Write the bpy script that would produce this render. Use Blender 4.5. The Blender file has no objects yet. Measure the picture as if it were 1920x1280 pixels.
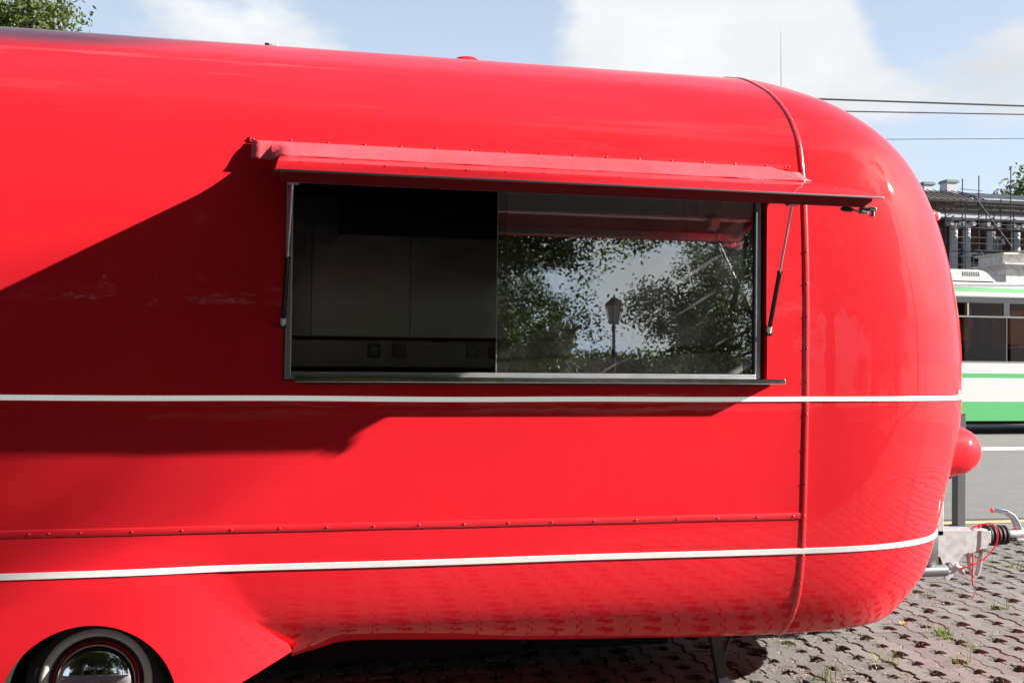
import bpy, bmesh, math, random
import numpy as np
from mathutils import Vector, Matrix

random.seed(7)
scene = bpy.context.scene
col = scene.collection
PI = math.pi
R = math.radians

# ------------------------------------------------------------------ camera
cam_data = bpy.data.cameras.new('camera')
cam_data.lens = 35.0
cam_data.sensor_width = 36.0
cam_data.clip_start = 0.05
cam_data.clip_end = 6000
cam = bpy.data.objects.new('camera', cam_data)
col.objects.link(cam)
YAW, PITCH, ROLL = R(11.482), R(0.859), R(0.6)
F0 = Vector((math.sin(YAW), math.cos(YAW), 0)); R0 = Vector((math.cos(YAW), -math.sin(YAW), 0)); Z0 = Vector((0, 0, 1))
Fv = F0 * math.cos(PITCH) + Z0 * math.sin(PITCH)
Uv = Z0 * math.cos(PITCH) - F0 * math.sin(PITCH)
Rv = R0 * math.cos(ROLL) + Uv * math.sin(ROLL)
Uv = Uv * math.cos(ROLL) - R0 * math.sin(ROLL)
CAM = Vector((-0.858, -4.224, 1.62))
cam.matrix_world = Matrix(((Rv.x, Uv.x, -Fv.x, CAM.x), (Rv.y, Uv.y, -Fv.y, CAM.y), (Rv.z, Uv.z, -Fv.z, CAM.z), (0, 0, 0, 1)))
scene.camera = cam

# ------------------------------------------------------------------ sky and sun
SUN = Vector((0.865, -0.253, 0.412)).normalized()
SUN_EL = math.asin(SUN.z)
SUN_ROT = math.atan2(SUN.x, SUN.y)
world = bpy.data.worlds.new('World'); scene.world = world; world.use_nodes = True
wn = world.node_tree; wl = wn.links
bg = wn.nodes['Background']; bg.inputs[1].default_value = 0.05
sky = wn.nodes.new('ShaderNodeTexSky'); sky.sky_type = 'NISHITA'; sky.sun_disc = False
sky.sun_elevation = SUN_EL; sky.sun_rotation = SUN_ROT
sky.air_density = 1.0; sky.dust_density = 1.6; sky.ozone_density = 1.5
tc = wn.nodes.new('ShaderNodeTexCoord')
def wmath(op, a, b=None, c=None, clamp=False):
    n = wn.nodes.new('ShaderNodeMath'); n.operation = op; n.use_clamp = clamp
    for i, v in enumerate((a, b, c)):
        if v is None: continue
        if isinstance(v, (int, float)): n.inputs[i].default_value = v
        else: wl.new(v, n.inputs[i])
    return n.outputs[0]
def wdot(d):
    n = wn.nodes.new('ShaderNodeVectorMath'); n.operation = 'DOT_PRODUCT'
    wl.new(tc.outputs['Generated'], n.inputs[0]); v = Vector(d).normalized(); n.inputs[1].default_value = v
    return n.outputs['Value']
def wblob(d, radius_deg, amp):
    c0 = math.cos(R(radius_deg))
    n = wn.nodes.new('ShaderNodeMapRange'); n.interpolation_type = 'SMOOTHSTEP'
    wl.new(wdot(d), n.inputs[0]); n.inputs[1].default_value = c0; n.inputs[2].default_value = 1.0
    n.inputs[3].default_value = 0.0; n.inputs[4].default_value = amp
    return n.outputs[0]
mp = wn.nodes.new('ShaderNodeMapping'); mp.inputs['Scale'].default_value = (1.0, 1.0, 2.0)
wl.new(tc.outputs['Generated'], mp.inputs[0])
nz = wn.nodes.new('ShaderNodeTexNoise'); nz.inputs['Scale'].default_value = 3.2; nz.inputs['Detail'].default_value = 8; nz.inputs['Roughness'].default_value = 0.56
wl.new(mp.outputs[0], nz.inputs['Vector'])
cl = wmath('MULTIPLY_ADD', nz.outputs['Fac'], 1.7, -.35)
# cumulus banks: (direction, radius in degrees, amount)
for d, r_, a_ in (((0.29, 0.90, 0.30), 7, .26), ((0.345, 0.885, 0.325), 10, .34), ((0.40, 0.87, 0.26), 8, .26), ((0.41, 0.845, 0.345), 7.5, .26),
                  ((-0.06, 0.945, 0.325), 7, .13), ((0.60, 0.755, 0.265), 5, .12), ((0.50, 0.84, 0.262), 4, .10), ((0.15, 0.93, 0.32), 8, -.12), ((0.54, 0.78, 0.345), 7, -.22),
                  ((-0.55, -0.8, 0.25), 14, .12), ((0.38, -0.9, 0.06), 9, .24), ((0.9, 0.3, 0.4), 25, .15)):
    cl = wmath('ADD', cl, wblob(d, r_, a_))
cm = wn.nodes.new('ShaderNodeMapRange'); cm.interpolation_type = 'SMOOTHSTEP'
wl.new(cl, cm.inputs[0]); cm.inputs[1].default_value = 0.56; cm.inputs[2].default_value = 0.80
# softer shading inside the clouds
nz2 = wn.nodes.new('ShaderNodeTexNoise'); nz2.inputs['Scale'].default_value = 5.0; nz2.inputs['Detail'].default_value = 4
wl.new(mp.outputs[0], nz2.inputs['Vector'])
cr = wn.nodes.new('ShaderNodeMapRange'); wl.new(nz2.outputs['Fac'], cr.inputs[0])
cr.inputs[1].default_value = .3; cr.inputs[2].default_value = .7; cr.inputs[3].default_value = .86; cr.inputs[4].default_value = 1.14
cc = wn.nodes.new('ShaderNodeVectorMath'); cc.operation = 'SCALE'; cc.inputs[0].default_value = (5.7, 5.8, 5.98)
wl.new(cr.outputs[0], cc.inputs['Scale'])
# thin haze whitening low in the sky
sepz = wn.nodes.new('ShaderNodeSeparateXYZ'); wl.new(tc.outputs['Generated'], sepz.inputs[0])
hz = wn.nodes.new('ShaderNodeMapRange'); wl.new(sepz.outputs[2], hz.inputs[0])
hz.inputs[1].default_value = 0.0; hz.inputs[2].default_value = 0.8; hz.inputs[3].default_value = 1.0; hz.inputs[4].default_value = 0.0
mxh = wn.nodes.new('ShaderNodeMix'); mxh.data_type = 'RGBA'
wl.new(hz.outputs[0], mxh.inputs[0]); wl.new(sky.outputs[0], mxh.inputs[6]); mxh.inputs[7].default_value = (5.0, 5.9, 7.1, 1)
mx = wn.nodes.new('ShaderNodeMix'); mx.data_type = 'RGBA'
wl.new(cm.outputs[0], mx.inputs[0]); wl.new(mxh.outputs[2], mx.inputs[6]); wl.new(cc.outputs[0], mx.inputs[7])
wl.new(mx.outputs[2], bg.inputs[0])

sun_data = bpy.data.lights.new('sun', 'SUN'); sun_data.energy = 5.0; sun_data.angle = R(0.5); sun_data.color = (1.0, 0.95, 0.88)
sun = bpy.data.objects.new('sun', sun_data); col.objects.link(sun)
sun.rotation_euler = (-SUN).to_track_quat('-Z', 'Y').to_euler(); sun.location = (20, -8, 15)

vs = scene.view_settings
vs.view_transform = 'Standard'; vs.look = 'None'; vs.exposure = 1.6; vs.gamma = 1.0; vs.use_curve_mapping = False
scene.cycles.max_bounces = 10; scene.cycles.transparent_max_bounces = 16; scene.cycles.glossy_bounces = 6
scene.cycles.sample_clamp_indirect = 6.0
scene.cycles.use_denoising = True

# ------------------------------------------------------------------ materials
M = {}
def mat(name, base, rough=0.6, metal=0.0, coat=0.0, coat_rough=0.03, var=0.0, vscale=8.0, bump=0.0, bscale=60.0, spec=0.5, objvar=0.0, detail=5.0, rvar=0.0, var2=None, bdist=0.01):
    m = bpy.data.materials.new(name); m.use_nodes = True
    nt = m.node_tree; L = nt.links; b = nt.nodes['Principled BSDF']
    b.inputs['Base Color'].default_value = (*base, 1); b.inputs['Roughness'].default_value = rough
    b.inputs['Metallic'].default_value = metal; b.inputs['Coat Weight'].default_value = coat; b.inputs['Coat Roughness'].default_value = coat_rough
    b.inputs['Specular IOR Level'].default_value = spec
    t = nt.nodes.new('ShaderNodeTexCoord')
    src = None
    if var or rvar:
        n = nt.nodes.new('ShaderNodeTexNoise'); n.inputs['Scale'].default_value = vscale; n.inputs['Detail'].default_value = detail
        n.inputs['Roughness'].default_value = .65
        g = nt.nodes.new('ShaderNodeNewGeometry'); L.new(g.outputs['Position'], n.inputs['Vector'])
        if var:
            mr = nt.nodes.new('ShaderNodeMapRange'); L.new(n.outputs['Fac'], mr.inputs[0])
            mr.inputs[1].default_value = .3; mr.inputs[2].default_value = .7; mr.inputs[3].default_value = 1 - var; mr.inputs[4].default_value = 1 + var
            src = mr.outputs[0]
        if rvar:
            m2 = nt.nodes.new('ShaderNodeMapRange'); L.new(n.outputs['Fac'], m2.inputs[0])
            m2.inputs[1].default_value = .3; m2.inputs[2].default_value = .7; m2.inputs[3].default_value = max(0, rough - rvar); m2.inputs[4].default_value = rough + rvar
            L.new(m2.outputs[0], b.inputs['Roughness'])
    if objvar:
        oi = nt.nodes.new('ShaderNodeObjectInfo'); mo = nt.nodes.new('ShaderNodeMapRange'); L.new(oi.outputs['Random'], mo.inputs[0])
        mo.inputs[3].default_value = 1 - objvar; mo.inputs[4].default_value = 1 + objvar
        if src is None: src = mo.outputs[0]
        else:
            mm = nt.nodes.new('ShaderNodeMath'); mm.operation = 'MULTIPLY'; L.new(src, mm.inputs[0]); L.new(mo.outputs[0], mm.inputs[1]); src = mm.outputs[0]
    if src is not None:
        sc = nt.nodes.new('ShaderNodeVectorMath'); sc.operation = 'SCALE'; sc.inputs[0].default_value = base; L.new(src, sc.inputs['Scale'])
        out = sc.outputs[0]
        if var2:
            n3 = nt.nodes.new('ShaderNodeTexNoise'); n3.inputs['Scale'].default_value = vscale * 5; n3.inputs['Detail'].default_value = 4
            g3 = nt.nodes.new('ShaderNodeNewGeometry'); L.new(g3.outputs['Position'], n3.inputs['Vector'])
            r3 = nt.nodes.new('ShaderNodeMapRange'); L.new(n3.outputs['Fac'], r3.inputs[0]); r3.inputs[1].default_value = .5; r3.inputs[2].default_value = .72
            x3 = nt.nodes.new('ShaderNodeMix'); x3.data_type = 'RGBA'; L.new(r3.outputs[0], x3.inputs[0]); L.new(out, x3.inputs[6]); x3.inputs[7].default_value = (*var2, 1)
            out = x3.outputs[2]
        L.new(out, b.inputs['Base Color'])
    if bump:
        n = nt.nodes.new('ShaderNodeTexNoise'); n.inputs['Scale'].default_value = bscale; n.inputs['Detail'].default_value = 4
        g = nt.nodes.new('ShaderNodeNewGeometry'); L.new(g.outputs['Position'], n.inputs['Vector'])
        bp = nt.nodes.new('ShaderNodeBump'); bp.inputs['Strength'].default_value = bump; bp.inputs['Distance'].default_value = bdist
        L.new(n.outputs['Fac'], bp.inputs['Height']); L.new(bp.outputs[0], b.inputs['Normal'])
        if coat: L.new(bp.outputs[0], b.inputs['Coat Normal'])
    M[name] = m
    return m
RED = (0.76, 0.018, 0.029)
mat('red_paint', RED, rough=.55, coat=.70, coat_rough=.02, var=.05, vscale=1.1, bump=.05, bscale=1.7, bdist=.06, spec=.03)
mat('red_trim', (0.72, .018, .028), rough=.3, coat=.8, coat_rough=.05, bump=.06, bscale=25, bdist=.01)
mat('red_vinyl', (0.80, .085, .105), rough=.5, bump=.25, bscale=9, bdist=.03)
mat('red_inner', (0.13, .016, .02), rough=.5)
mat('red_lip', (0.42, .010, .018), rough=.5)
mat('white_trim', (.78, .78, .78), rough=.35, var=.04, vscale=30)
mat('aluminium', (.58, .59, .61), rough=.38, metal=.9, rvar=.04, vscale=9)
mat('brushed_steel', (.55, .54, .53), rough=.22, metal=1.0, rvar=.08, vscale=6, bump=.05, bscale=40)
mat('galvanised', (.50, .52, .53), rough=.5, metal=.6, var=.07, vscale=22, rvar=.1)
mat('anodised', (.26, .27, .29), rough=.4, metal=.8)
mat('dark_steel', (.05, .045, .05), rough=.45, metal=.4, var=.2, vscale=20)
mat('chrome', (.85, .86, .88), rough=.02, metal=1.0)
mat('polished_shelf', (.72, .72, .72), rough=.1, metal=1.0, bump=.05, bscale=18)
mat('black_rubber', (.018, .018, .019), rough=.6, var=.2, vscale=20)
mat('tyre_rubber', (.03, .03, .031), rough=.75, var=.25, vscale=25)
mat('whitewall_rubber', (.62, .60, .56), rough=.55, var=.06, vscale=20)
mat('black_gloss', (.008, .008, .008), rough=.2)
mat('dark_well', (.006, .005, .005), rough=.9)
mat('interior_steel', (.78, .75, .75), rough=.26, metal=.85, bump=.4, bscale=2.5, bdist=.02)
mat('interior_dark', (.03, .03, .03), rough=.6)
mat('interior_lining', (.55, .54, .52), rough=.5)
mat('interior_trunking', (.88, .80, .75), rough=.4, metal=.6)
mat('plastic_white', (.8, .78, .74), rough=.4)
mat('grey_panel', (.12, .12, .125), rough=.5)
mat('red_cable', (.65, .01, .03), rough=.4)
mat('pink_plastic', (.6, .12, .15), rough=.5)
mat('amber', (.8, .3, .02), rough=.4)
mat('paver_stone', (.160, .150, .143), rough=.85, var=.16, vscale=9, bump=.5, bscale=220, bdist=.004, objvar=.16, var2=(.19, .178, .168))
mat('soil', (.13, .105, .088), rough=.95, var=.4, vscale=30, bump=.9, bscale=90, bdist=.02)
mat('far_ground', (.16, .15, .13), rough=.95, var=.2, vscale=.4)
mat('asphalt', (.165, .160, .156), rough=.9, var=.10, vscale=3, bump=.5, bscale=300, bdist=.004, var2=(.13, .127, .123))
mat('road_paint', (.72, .72, .70), rough=.7, var=.08, vscale=8)
mat('yellow_paint', (.50, .37, .19), rough=.75, var=.15, vscale=10)
mat('kerb_concrete', (.20, .192, .182), rough=.9, var=.12, vscale=6, bump=.3, bscale=120, objvar=.06)
mat('tar', (.03, .03, .03), rough=.8)
mat('post_paint', (.085, .09, .098), rough=.45, var=.1, vscale=14)
mat('bus_white', (.58, .58, .575), rough=.3, coat=.5, var=.02, vscale=2)
mat('bus_green', (.09, .40, .14), rough=.3, coat=.5)
mat('bus_light_green', (.24, .58, .26), rough=.3, coat=.5)
mat('bus_frame', (.04, .046, .055), rough=.4)
mat('bus_seal', (.16, .165, .17), rough=.45)
mat('bus_floor', (.10, .08, .06), rough=.7)
mat('bus_seat', (.05, .07, .045), rough=.8)
mat('bus_panel', (.30, .235, .18), rough=.6)
mat('paper', (.75, .62, .45), rough=.8)
mat('bus_rail', (.12, .42, .14), rough=.4)
mat('brick_dark', (.11, .058, .055), rough=.9, var=.25, vscale=.8, bump=.3, bscale=4)
mat('plaster_white', (.42, .43, .46), rough=.85, var=.14, vscale=1.2)
mat('plaster_pale', (.62, .59, .56), rough=.85, var=.12, vscale=1.0, var2=(.40, .36, .32))
mat('entablature', (.17, .13, .105), rough=.85, var=.2, vscale=.9)
mat('roof_metal', (.13, .15, .16), rough=.5, var=.1, vscale=.8)
mat('slab_stone', (.55, .52, .44), rough=.85, var=.15, vscale=1.5)
mat('scaffold_steel', (.05, .05, .058), rough=.55, metal=.3, var=.2, vscale=1)
mat('scaffold_wood', (.055, .045, .04), rough=.9, var=.25, vscale=2)
mat('glass_dark', (.02, .025, .03), rough=.1)
mat('bark', (.10, .075, .055), rough=.95, var=.25, vscale=6, bump=.6, bscale=14)
mat('lamp_iron', (.012, .012, .014), rough=.5)
mat('frosted_glass', (.35, .36, .36), rough=.3)
mat('cable_black', (.02, .02, .025), rough=.6)
mat('litter', (.33, .25, .21), rough=.9, var=.45, vscale=60)
mat('leaf_yellow', (.72, .42, .03), rough=.6)
mat('vent_white', (.75, .75, .74), rough=.4)

# light strip along the waist of the trailer: a lit, faintly dotted tube
m_ = mat('led_strip', (.78, .80, .78), rough=.35)
nt_ = m_.node_tree; b_ = nt_.nodes['Principled BSDF']; g_n = nt_.nodes.new('ShaderNodeNewGeometry'); w_n = nt_.nodes.new('ShaderNodeTexWave')
w_n.inputs['Scale'].default_value = 28.0; w_n.bands_direction = 'X'; nt_.links.new(g_n.outputs['Position'], w_n.inputs['Vector'])
r_n = nt_.nodes.new('ShaderNodeMapRange'); nt_.links.new(w_n.outputs['Fac'], r_n.inputs[0]); r_n.inputs[3].default_value = .10; r_n.inputs[4].default_value = .165
nt_.links.new(r_n.outputs[0], b_.inputs['Emission Strength']); b_.inputs['Emission Color'].default_value = (.90, 1.0, .93, 1)

def leaf_mat(name, c):
    m = bpy.data.materials.new(name); m.use_nodes = True; nt = m.node_tree; L = nt.links
    b = nt.nodes['Principled BSDF']; b.inputs['Roughness'].default_value = .55; b.inputs['Specular IOR Level'].default_value = .35
    n = nt.nodes.new('ShaderNodeTexNoise'); n.inputs['Scale'].default_value = 1.3; n.inputs['Detail'].default_value = 6
    g = nt.nodes.new('ShaderNodeNewGeometry'); L.new(g.outputs['Position'], n.inputs['Vector'])
    ad = nt.nodes.new('ShaderNodeMath'); ad.operation = 'ADD'; L.new(n.outputs['Fac'], ad.inputs[0]); L.new(g.outputs['Random Per Island'], ad.inputs[1])
    mr = nt.nodes.new('ShaderNodeMapRange'); L.new(ad.outputs[0], mr.inputs[0]); mr.inputs[1].default_value = .4; mr.inputs[2].default_value = 1.6
    mx_ = nt.nodes.new('ShaderNodeMix'); mx_.data_type = 'RGBA'; L.new(mr.outputs[0], mx_.inputs[0])
    mx_.inputs[6].default_value = (c[0] * .6, c[1] * .65, c[2] * .7, 1); mx_.inputs[7].default_value = (c[0] * 1.5, c[1] * 1.35, c[2] * 1.1, 1)
    L.new(mx_.outputs[2], b.inputs['Base Color'])
    tr = nt.nodes.new('ShaderNodeBsdfTranslucent'); L.new(mx_.outputs[2], tr.inputs['Color'])
    ms = nt.nodes.new('ShaderNodeMixShader'); ms.inputs[0].default_value = .35
    L.new(b.outputs[0], ms.inputs[1]); L.new(tr.outputs[0], ms.inputs[2]); L.new(ms.outputs[0], nt.nodes['Material Output'].inputs[0])
    M[name] = m
leaf_mat('leaves', (.085, .115, .03))
leaf_mat('leaves_dark', (.05, .075, .022))
leaf_mat('grass', (.16, .22, .045))

def glass_mat(name, tint, fres_add, fres_mul, dirt):
    m = bpy.data.materials.new(name); m.use_nodes = True; nt = m.node_tree; L = nt.links
    nt.nodes.remove(nt.nodes['Principled BSDF'])
    out = nt.nodes['Material Output']
    t = nt.nodes.new('ShaderNodeBsdfTransparent'); t.inputs[0].default_value = (*tint, 1)
    g = nt.nodes.new('ShaderNodeBsdfGlossy'); g.inputs['Roughness'].default_value = 0.0; g.inputs['Color'].default_value = (1, 1, 1, 1)
    f = nt.nodes.new('ShaderNodeFresnel'); f.inputs[0].default_value = 1.5
    ma = nt.nodes.new('ShaderNodeMath'); ma.operation = 'MULTIPLY_ADD'; ma.use_clamp = True
    L.new(f.outputs[0], ma.inputs[0]); ma.inputs[1].default_value = fres_mul; ma.inputs[2].default_value = fres_add
    ms = nt.nodes.new('ShaderNodeMixShader'); L.new(ma.outputs[0], ms.inputs[0]); L.new(t.outputs[0], ms.inputs[1]); L.new(g.outputs[0], ms.inputs[2])
    last = ms.outputs[0]
    if dirt:
        # dust film and wiping streaks: only shows where sunlight falls on it
        d = nt.nodes.new('ShaderNodeBsdfDiffuse'); d.inputs[0].default_value = (.8, .78, .8, 1)
        geo = nt.nodes.new('ShaderNodeNewGeometry')
        mpp = nt.nodes.new('ShaderNodeMapping'); mpp.vector_type = 'TEXTURE'; mpp.inputs['Rotation'].default_value = (0, R(-31), 0); mpp.inputs['Scale'].default_value = (.62, 1, .05)
        L.new(geo.outputs['Position'], mpp.inputs[0])
        n1 = nt.nodes.new('ShaderNodeTexNoise'); n1.inputs['Scale'].default_value = 1.6; n1.inputs['Detail'].default_value = 5; L.new(mpp.outputs[0], n1.inputs['Vector'])
        n2 = nt.nodes.new('ShaderNodeTexNoise'); n2.inputs['Scale'].default_value = 3.5; n2.inputs['Detail'].default_value = 6; L.new(geo.outputs['Position'], n2.inputs['Vector'])
        r1 = nt.nodes.new('ShaderNodeMapRange'); L.new(n1.outputs['Fac'], r1.inputs[0]); r1.inputs[1].default_value = .61; r1.inputs[2].default_value = .80; r1.inputs[4].default_value = dirt * 7
        r2 = nt.nodes.new('ShaderNodeMapRange'); L.new(n2.outputs['Fac'], r2.inputs[0]); r2.inputs[1].default_value = .42; r2.inputs[2].default_value = .75; r2.inputs[3].default_value = dirt * .15; r2.inputs[4].default_value = dirt * .8
        aa = nt.nodes.new('ShaderNodeMath'); aa.operation = 'ADD'; L.new(r1.outputs[0], aa.inputs[0]); L.new(r2.outputs[0], aa.inputs[1])
        m2 = nt.nodes.new('ShaderNodeMixShader'); L.new(aa.outputs[0], m2.inputs[0]); L.new(last, m2.inputs[1]); L.new(d.outputs[0], m2.inputs[2]); last = m2.outputs[0]
    L.new(last, out.inputs[0]); M[name] = m
glass_mat('window_glass', (.90, .92, .91), .15, 1.3, .045)
glass_mat('bus_glass', (.46, .34, .25), .0, .6, 0)

# ------------------------------------------------------------------ mesh helpers
class MB:
    def __init__(s): s.v = []; s.f = []; s.sm = []
    def add(s, vs_, fs, smooth=False):
        o = len(s.v); s.v.extend([tuple(p) for p in vs_]); s.f.extend([tuple(i + o for i in f) for f in fs]); s.sm.extend([smooth] * len(fs)); return s
    def box(s, x0, x1, y0, y1, z0, z1):
        v = [(x, y, z) for z in (z0, z1) for y in (y0, y1) for x in (x0, x1)]
        return s.add(v, [(0, 2, 3, 1), (4, 5, 7, 6), (0, 1, 5, 4), (2, 6, 7, 3), (0, 4, 6, 2), (1, 3, 7, 5)])
    def bbox(s, x0, x1, y0, y1, z0, z1, b):
        # box with bevelled edges
        bm = bmesh.new(); bmesh.ops.create_cube(bm, size=1)
        for v in bm.verts: v.co = Vector(((x0 + x1) / 2 + v.co.x * (x1 - x0), (y0 + y1) / 2 + v.co.y * (y1 - y0), (z0 + z1) / 2 + v.co.z * (z1 - z0)))
        bmesh.ops.bevel(bm, geom=list(bm.edges), offset=b, segments=2, affect='EDGES', profile=.5)
        bm.verts.index_update()
        s.add([v.co for v in bm.verts], [[v.index for v in f.verts] for f in bm.faces], False); bm.free(); return s
    def tube(s, pts, r, n=10, caps=True, flat=None):
        pts = [Vector(p) for p in pts]; k = len(pts); rs = r if isinstance(r, (list, tuple)) else [r] * k
        t0 = (pts[1] - pts[0]).normalized(); a = t0.orthogonal().normalized()
        v = []
        for i, p in enumerate(pts):
            t = ((pts[min(i + 1, k - 1)] - pts[max(i - 1, 0)])).normalized()
            a = (a - t * a.dot(t)); a = a.normalized() if a.length > 1e-6 else t.orthogonal().normalized(); b = t.cross(a)
            for j in range(n):
                an = 2 * PI * j / n; v.append(p + (a * math.cos(an) + b * math.sin(an)) * rs[i])
        f = [(i * n + j, i * n + (j + 1) % n, (i + 1) * n + (j + 1) % n, (i + 1) * n + j) for i in range(k - 1) for j in range(n)]
        s.add(v, f, True)
        if caps:
            s.add([v[j] for j in range(n)], [tuple(range(n))[::-1]]); s.add([v[(k - 1) * n + j] for j in range(n)], [tuple(range(n))])
        return s
    def lathe(s, prof, c, axis, n=40, smooth=True):
        # prof: (distance along axis, radius)
        ax = Vector(axis).normalized(); a = ax.orthogonal().normalized(); b = ax.cross(a); c = Vector(c); v = []
        for h, r in prof:
            for j in range(n):
                an = 2 * PI * j / n; v.append(c + ax * h + (a * math.cos(an) + b * math.sin(an)) * r)
        f = [(i * n + j, i * n + (j + 1) % n, (i + 1) * n + (j + 1) % n, (i + 1) * n + j) for i in range(len(prof) - 1) for j in range(n)]
        return s.add(v, f, smooth)
    def prism(s, poly, ax, a, b, smooth=False):
        # poly in the two other axes, extruded along ax from a to b
        def P(u, w, t): return (t, u, w) if ax == 0 else ((u, t, w) if ax == 1 else (u, w, t))
        n = len(poly); v = [P(u, w, a) for u, w in poly] + [P(u, w, b) for u, w in poly]
        s.add(v, [tuple(range(n)), tuple(range(2 * n - 1, n - 1, -1))]); o = s
        return s.add(v, [(i, i + n, (i + 1) % n + n, (i + 1) % n) for i in range(n)], smooth)
    def mesh(s, name, m, base=(0, 0, 0), fix=True, sharp=40):
        me = bpy.data.meshes.new(name)
        b = Vector(base); me.from_pydata([(x - b.x, y - b.y, z - b.z) for x, y, z in s.v], [], s.f)
        me.polygons.foreach_set('use_smooth', s.sm)
        if fix:
            bm = bmesh.new(); bm.from_mesh(me)
            bmesh.ops.remove_doubles(bm, verts=bm.verts, dist=1e-5); bmesh.ops.recalc_face_normals(bm, faces=bm.faces); bm.to_mesh(me); bm.free()
            if any(s.sm): me.set_sharp_from_angle(angle=R(sharp))
        me.materials.append(M[m] if isinstance(m, str) else m)
        return me
    def build(s, name, m, parent=None, fix=True, sharp=40):
        base = (0, 0, 0)
        p = parent
        while p is not None:
            if p.parent is None: base = p.location
            p = p.parent
        o = bpy.data.objects.new(name, s.mesh(name, m, base, fix, sharp)); col.objects.link(o); o.parent = parent
        return o
def tag(o, label=None, cat=None, group=None, kind=None):
    if label: o['label'] = label
    if cat: o['category'] = cat
    if group: o['group'] = group
    if kind: o['kind'] = kind
    return o
def thing(name, label, cat, loc=(0, 0, 0), group=None):
    o = bpy.data.objects.new(name, None); col.objects.link(o); o.location = loc; o.empty_display_size = .2
    return tag(o, label, cat, group)
def inst(name, me, parent, loc, rot=None):
    o = bpy.data.objects.new(name, me); col.objects.link(o); o.parent = parent
    o.location = loc
    if rot: o.rotation_euler = rot
    return o
def lerp(a, b, t): return a + (b - a) * t
def sst(t): t = max(0.0, min(1.0, t)); return t * t * (3 - 2 * t)

# ================================================================== GROUND
g = MB(); g.add([(-1500, -1500, -.12), (1500, -1500, -.12), (1500, 3000, -.12), (-1500, 3000, -.12)], [(0, 1, 2, 3)])
tag(g.build('ground', 'far_ground', fix=False), kind='structure')
PX0, PX1, PY0, PY1 = -5.0, 9.6, -9.0, 4.1
g = MB(); g.add([(-14, -14, -.034), (14, -14, -.034), (14, PY1 + .01, -.034), (-14, PY1 + .01, -.034)], [(0, 1, 2, 3)])
pave = tag(g.build('pavement', 'soil', fix=False), kind='structure')
# pavers: zigzag edges, half-hexagon notches that pair up into the planting holes
PER = 1 / 6.0; HALF = .125
def stone_outline(side):
    # side 0 lies right of its plain joint, side 1 left of it; the joint lines themselves are shared
    G = .0048; sg = 1 if side == 0 else -1; pts = []
    for k in range(2):
        for t, o in ((.02 if k == 0 else 0.0, -.011), (.30, -.011), (.42, .011), (.80, .011), (.92, -.011)): pts.append((o + sg * G, (k + t) * PER))
    pts.append((-.011 + sg * G, 2 * PER - .002))
    e = sg * HALF
    for k in (1, 0):
        s0 = k * PER; c = s0 + PER * .5
        big_ = (k == 0) if side == 0 else (k == 1)
        w = (.054 if big_ else .045) * sg; hv = .045 if big_ else .034
        sk = .012 * sg       # slanted hole ends
        pts += [(e + .009 - sg * G, s0 + PER - (.002 if k == 1 else 0)), (e + .009 - sg * G, c + hv + (0 if side == 0 else .006)), (e - w * .80, c + hv - .004 * sg), (e - w, c + hv * .55),
                (e - w, c - hv * .55), (e - w * .84, c - hv - .004 * sg), (e - .007 - sg * G, c - hv), (e - .007 - sg * G, s0 + PER * .05)]
    return pts if side == 0 else pts[::-1]
def stone_mesh(side):
    poly = stone_outline(side)[::-1]
    n = len(poly); cx = sum(p[0] for p in poly) / n; cy = sum(p[1] for p in poly) / n
    top = [(x + (cx - x) * .035, y + (cy - y) * .014, 0) for x, y in poly]
    mid = [(x, y, -.005) for x, y in poly]; bot = [(x, y, -.07) for x, y in poly]
    b = MB(); v = top + mid + bot
    b.add(v, [tuple(range(n))] + [(i + n, (i + 1) % n + n, (i + 1) % n, i) for i in range(n)] + [(i + 2 * n, (i + 1) % n + 2 * n, (i + 1) % n + n, i + n) for i in range(n)])
    return b
st = [stone_mesh(0), stone_mesh(1)]
st_me = [s_.mesh('paver', 'paver_stone', fix=True) for s_ in st]
for i_, me in enumerate(st_me):    # normals must face up
    if sum(p.normal.z * p.area for p in me.polygons) < 0: me.flip_normals()
st_v = []; st_f = []
for me in st_me:
    st_v.append(np.array([v.co[:] for v in me.vertices])); st_f.append([tuple(p.vertices) for p in me.polygons])
def project(p):
    d = Vector(p) - CAM; z = d.dot(Fv)
    return (960 + 1866.7 * d.dot(Rv) / z, 640 - 1866.7 * d.dot(Uv) / z, z)
cand = []
X0 = 2.71 - .25 * 40
kmax = int((PX1 - X0) / .25)
for k in range(kmax + 1):
    xc = X0 + k * .25
    if xc < PX0: continue
    for sd in (0, 1):
        # side 0 grows to +x from its plain line, side 1 grows to -x
        j0 = (k % 2) * PER
        y = PY0
        while y < PY1 - .34:
            cand.append((sd, xc, y + j0)); y += 2 * PER
rng = np.random.default_rng(3)
scored = []
for c in cand:
    sd, x, y = c
    cx = x + (.06 if sd == 0 else -.06); px = project((cx, y + .16, 0))
    vis = 0
    if px[2] > .5 and -40 < px[0] < 1960 and px[1] < 1320:
        under = px[0] < 1480 and px[1] < 1195 or (px[0] < 1700 and px[1] < 1130) or (px[0] < 560)
        if not under: vis = 1 / px[2] ** 2
    scored.append((vis, c))
scored.sort(key=lambda q: -q[0])
near = [q for q in scored if q[0] > 0][:300]
rest = [q[1] for q in scored[len(near):]]
for vis, (sd, x, y) in near:
    inst('paver', st_me[sd], pave, (x, y, rng.normal() * .0025), (rng.normal() * .009, rng.normal() * .012, rng.normal() * .007))
vv = []; ff = []; off = 0
for sd, x, y in rest:
    v = st_v[sd] + np.array([x, y, rng.normal() * .0015]); vv.append(v); ff.extend([tuple(i + off for i in f) for f in st_f[sd]]); off += len(v)
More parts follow.
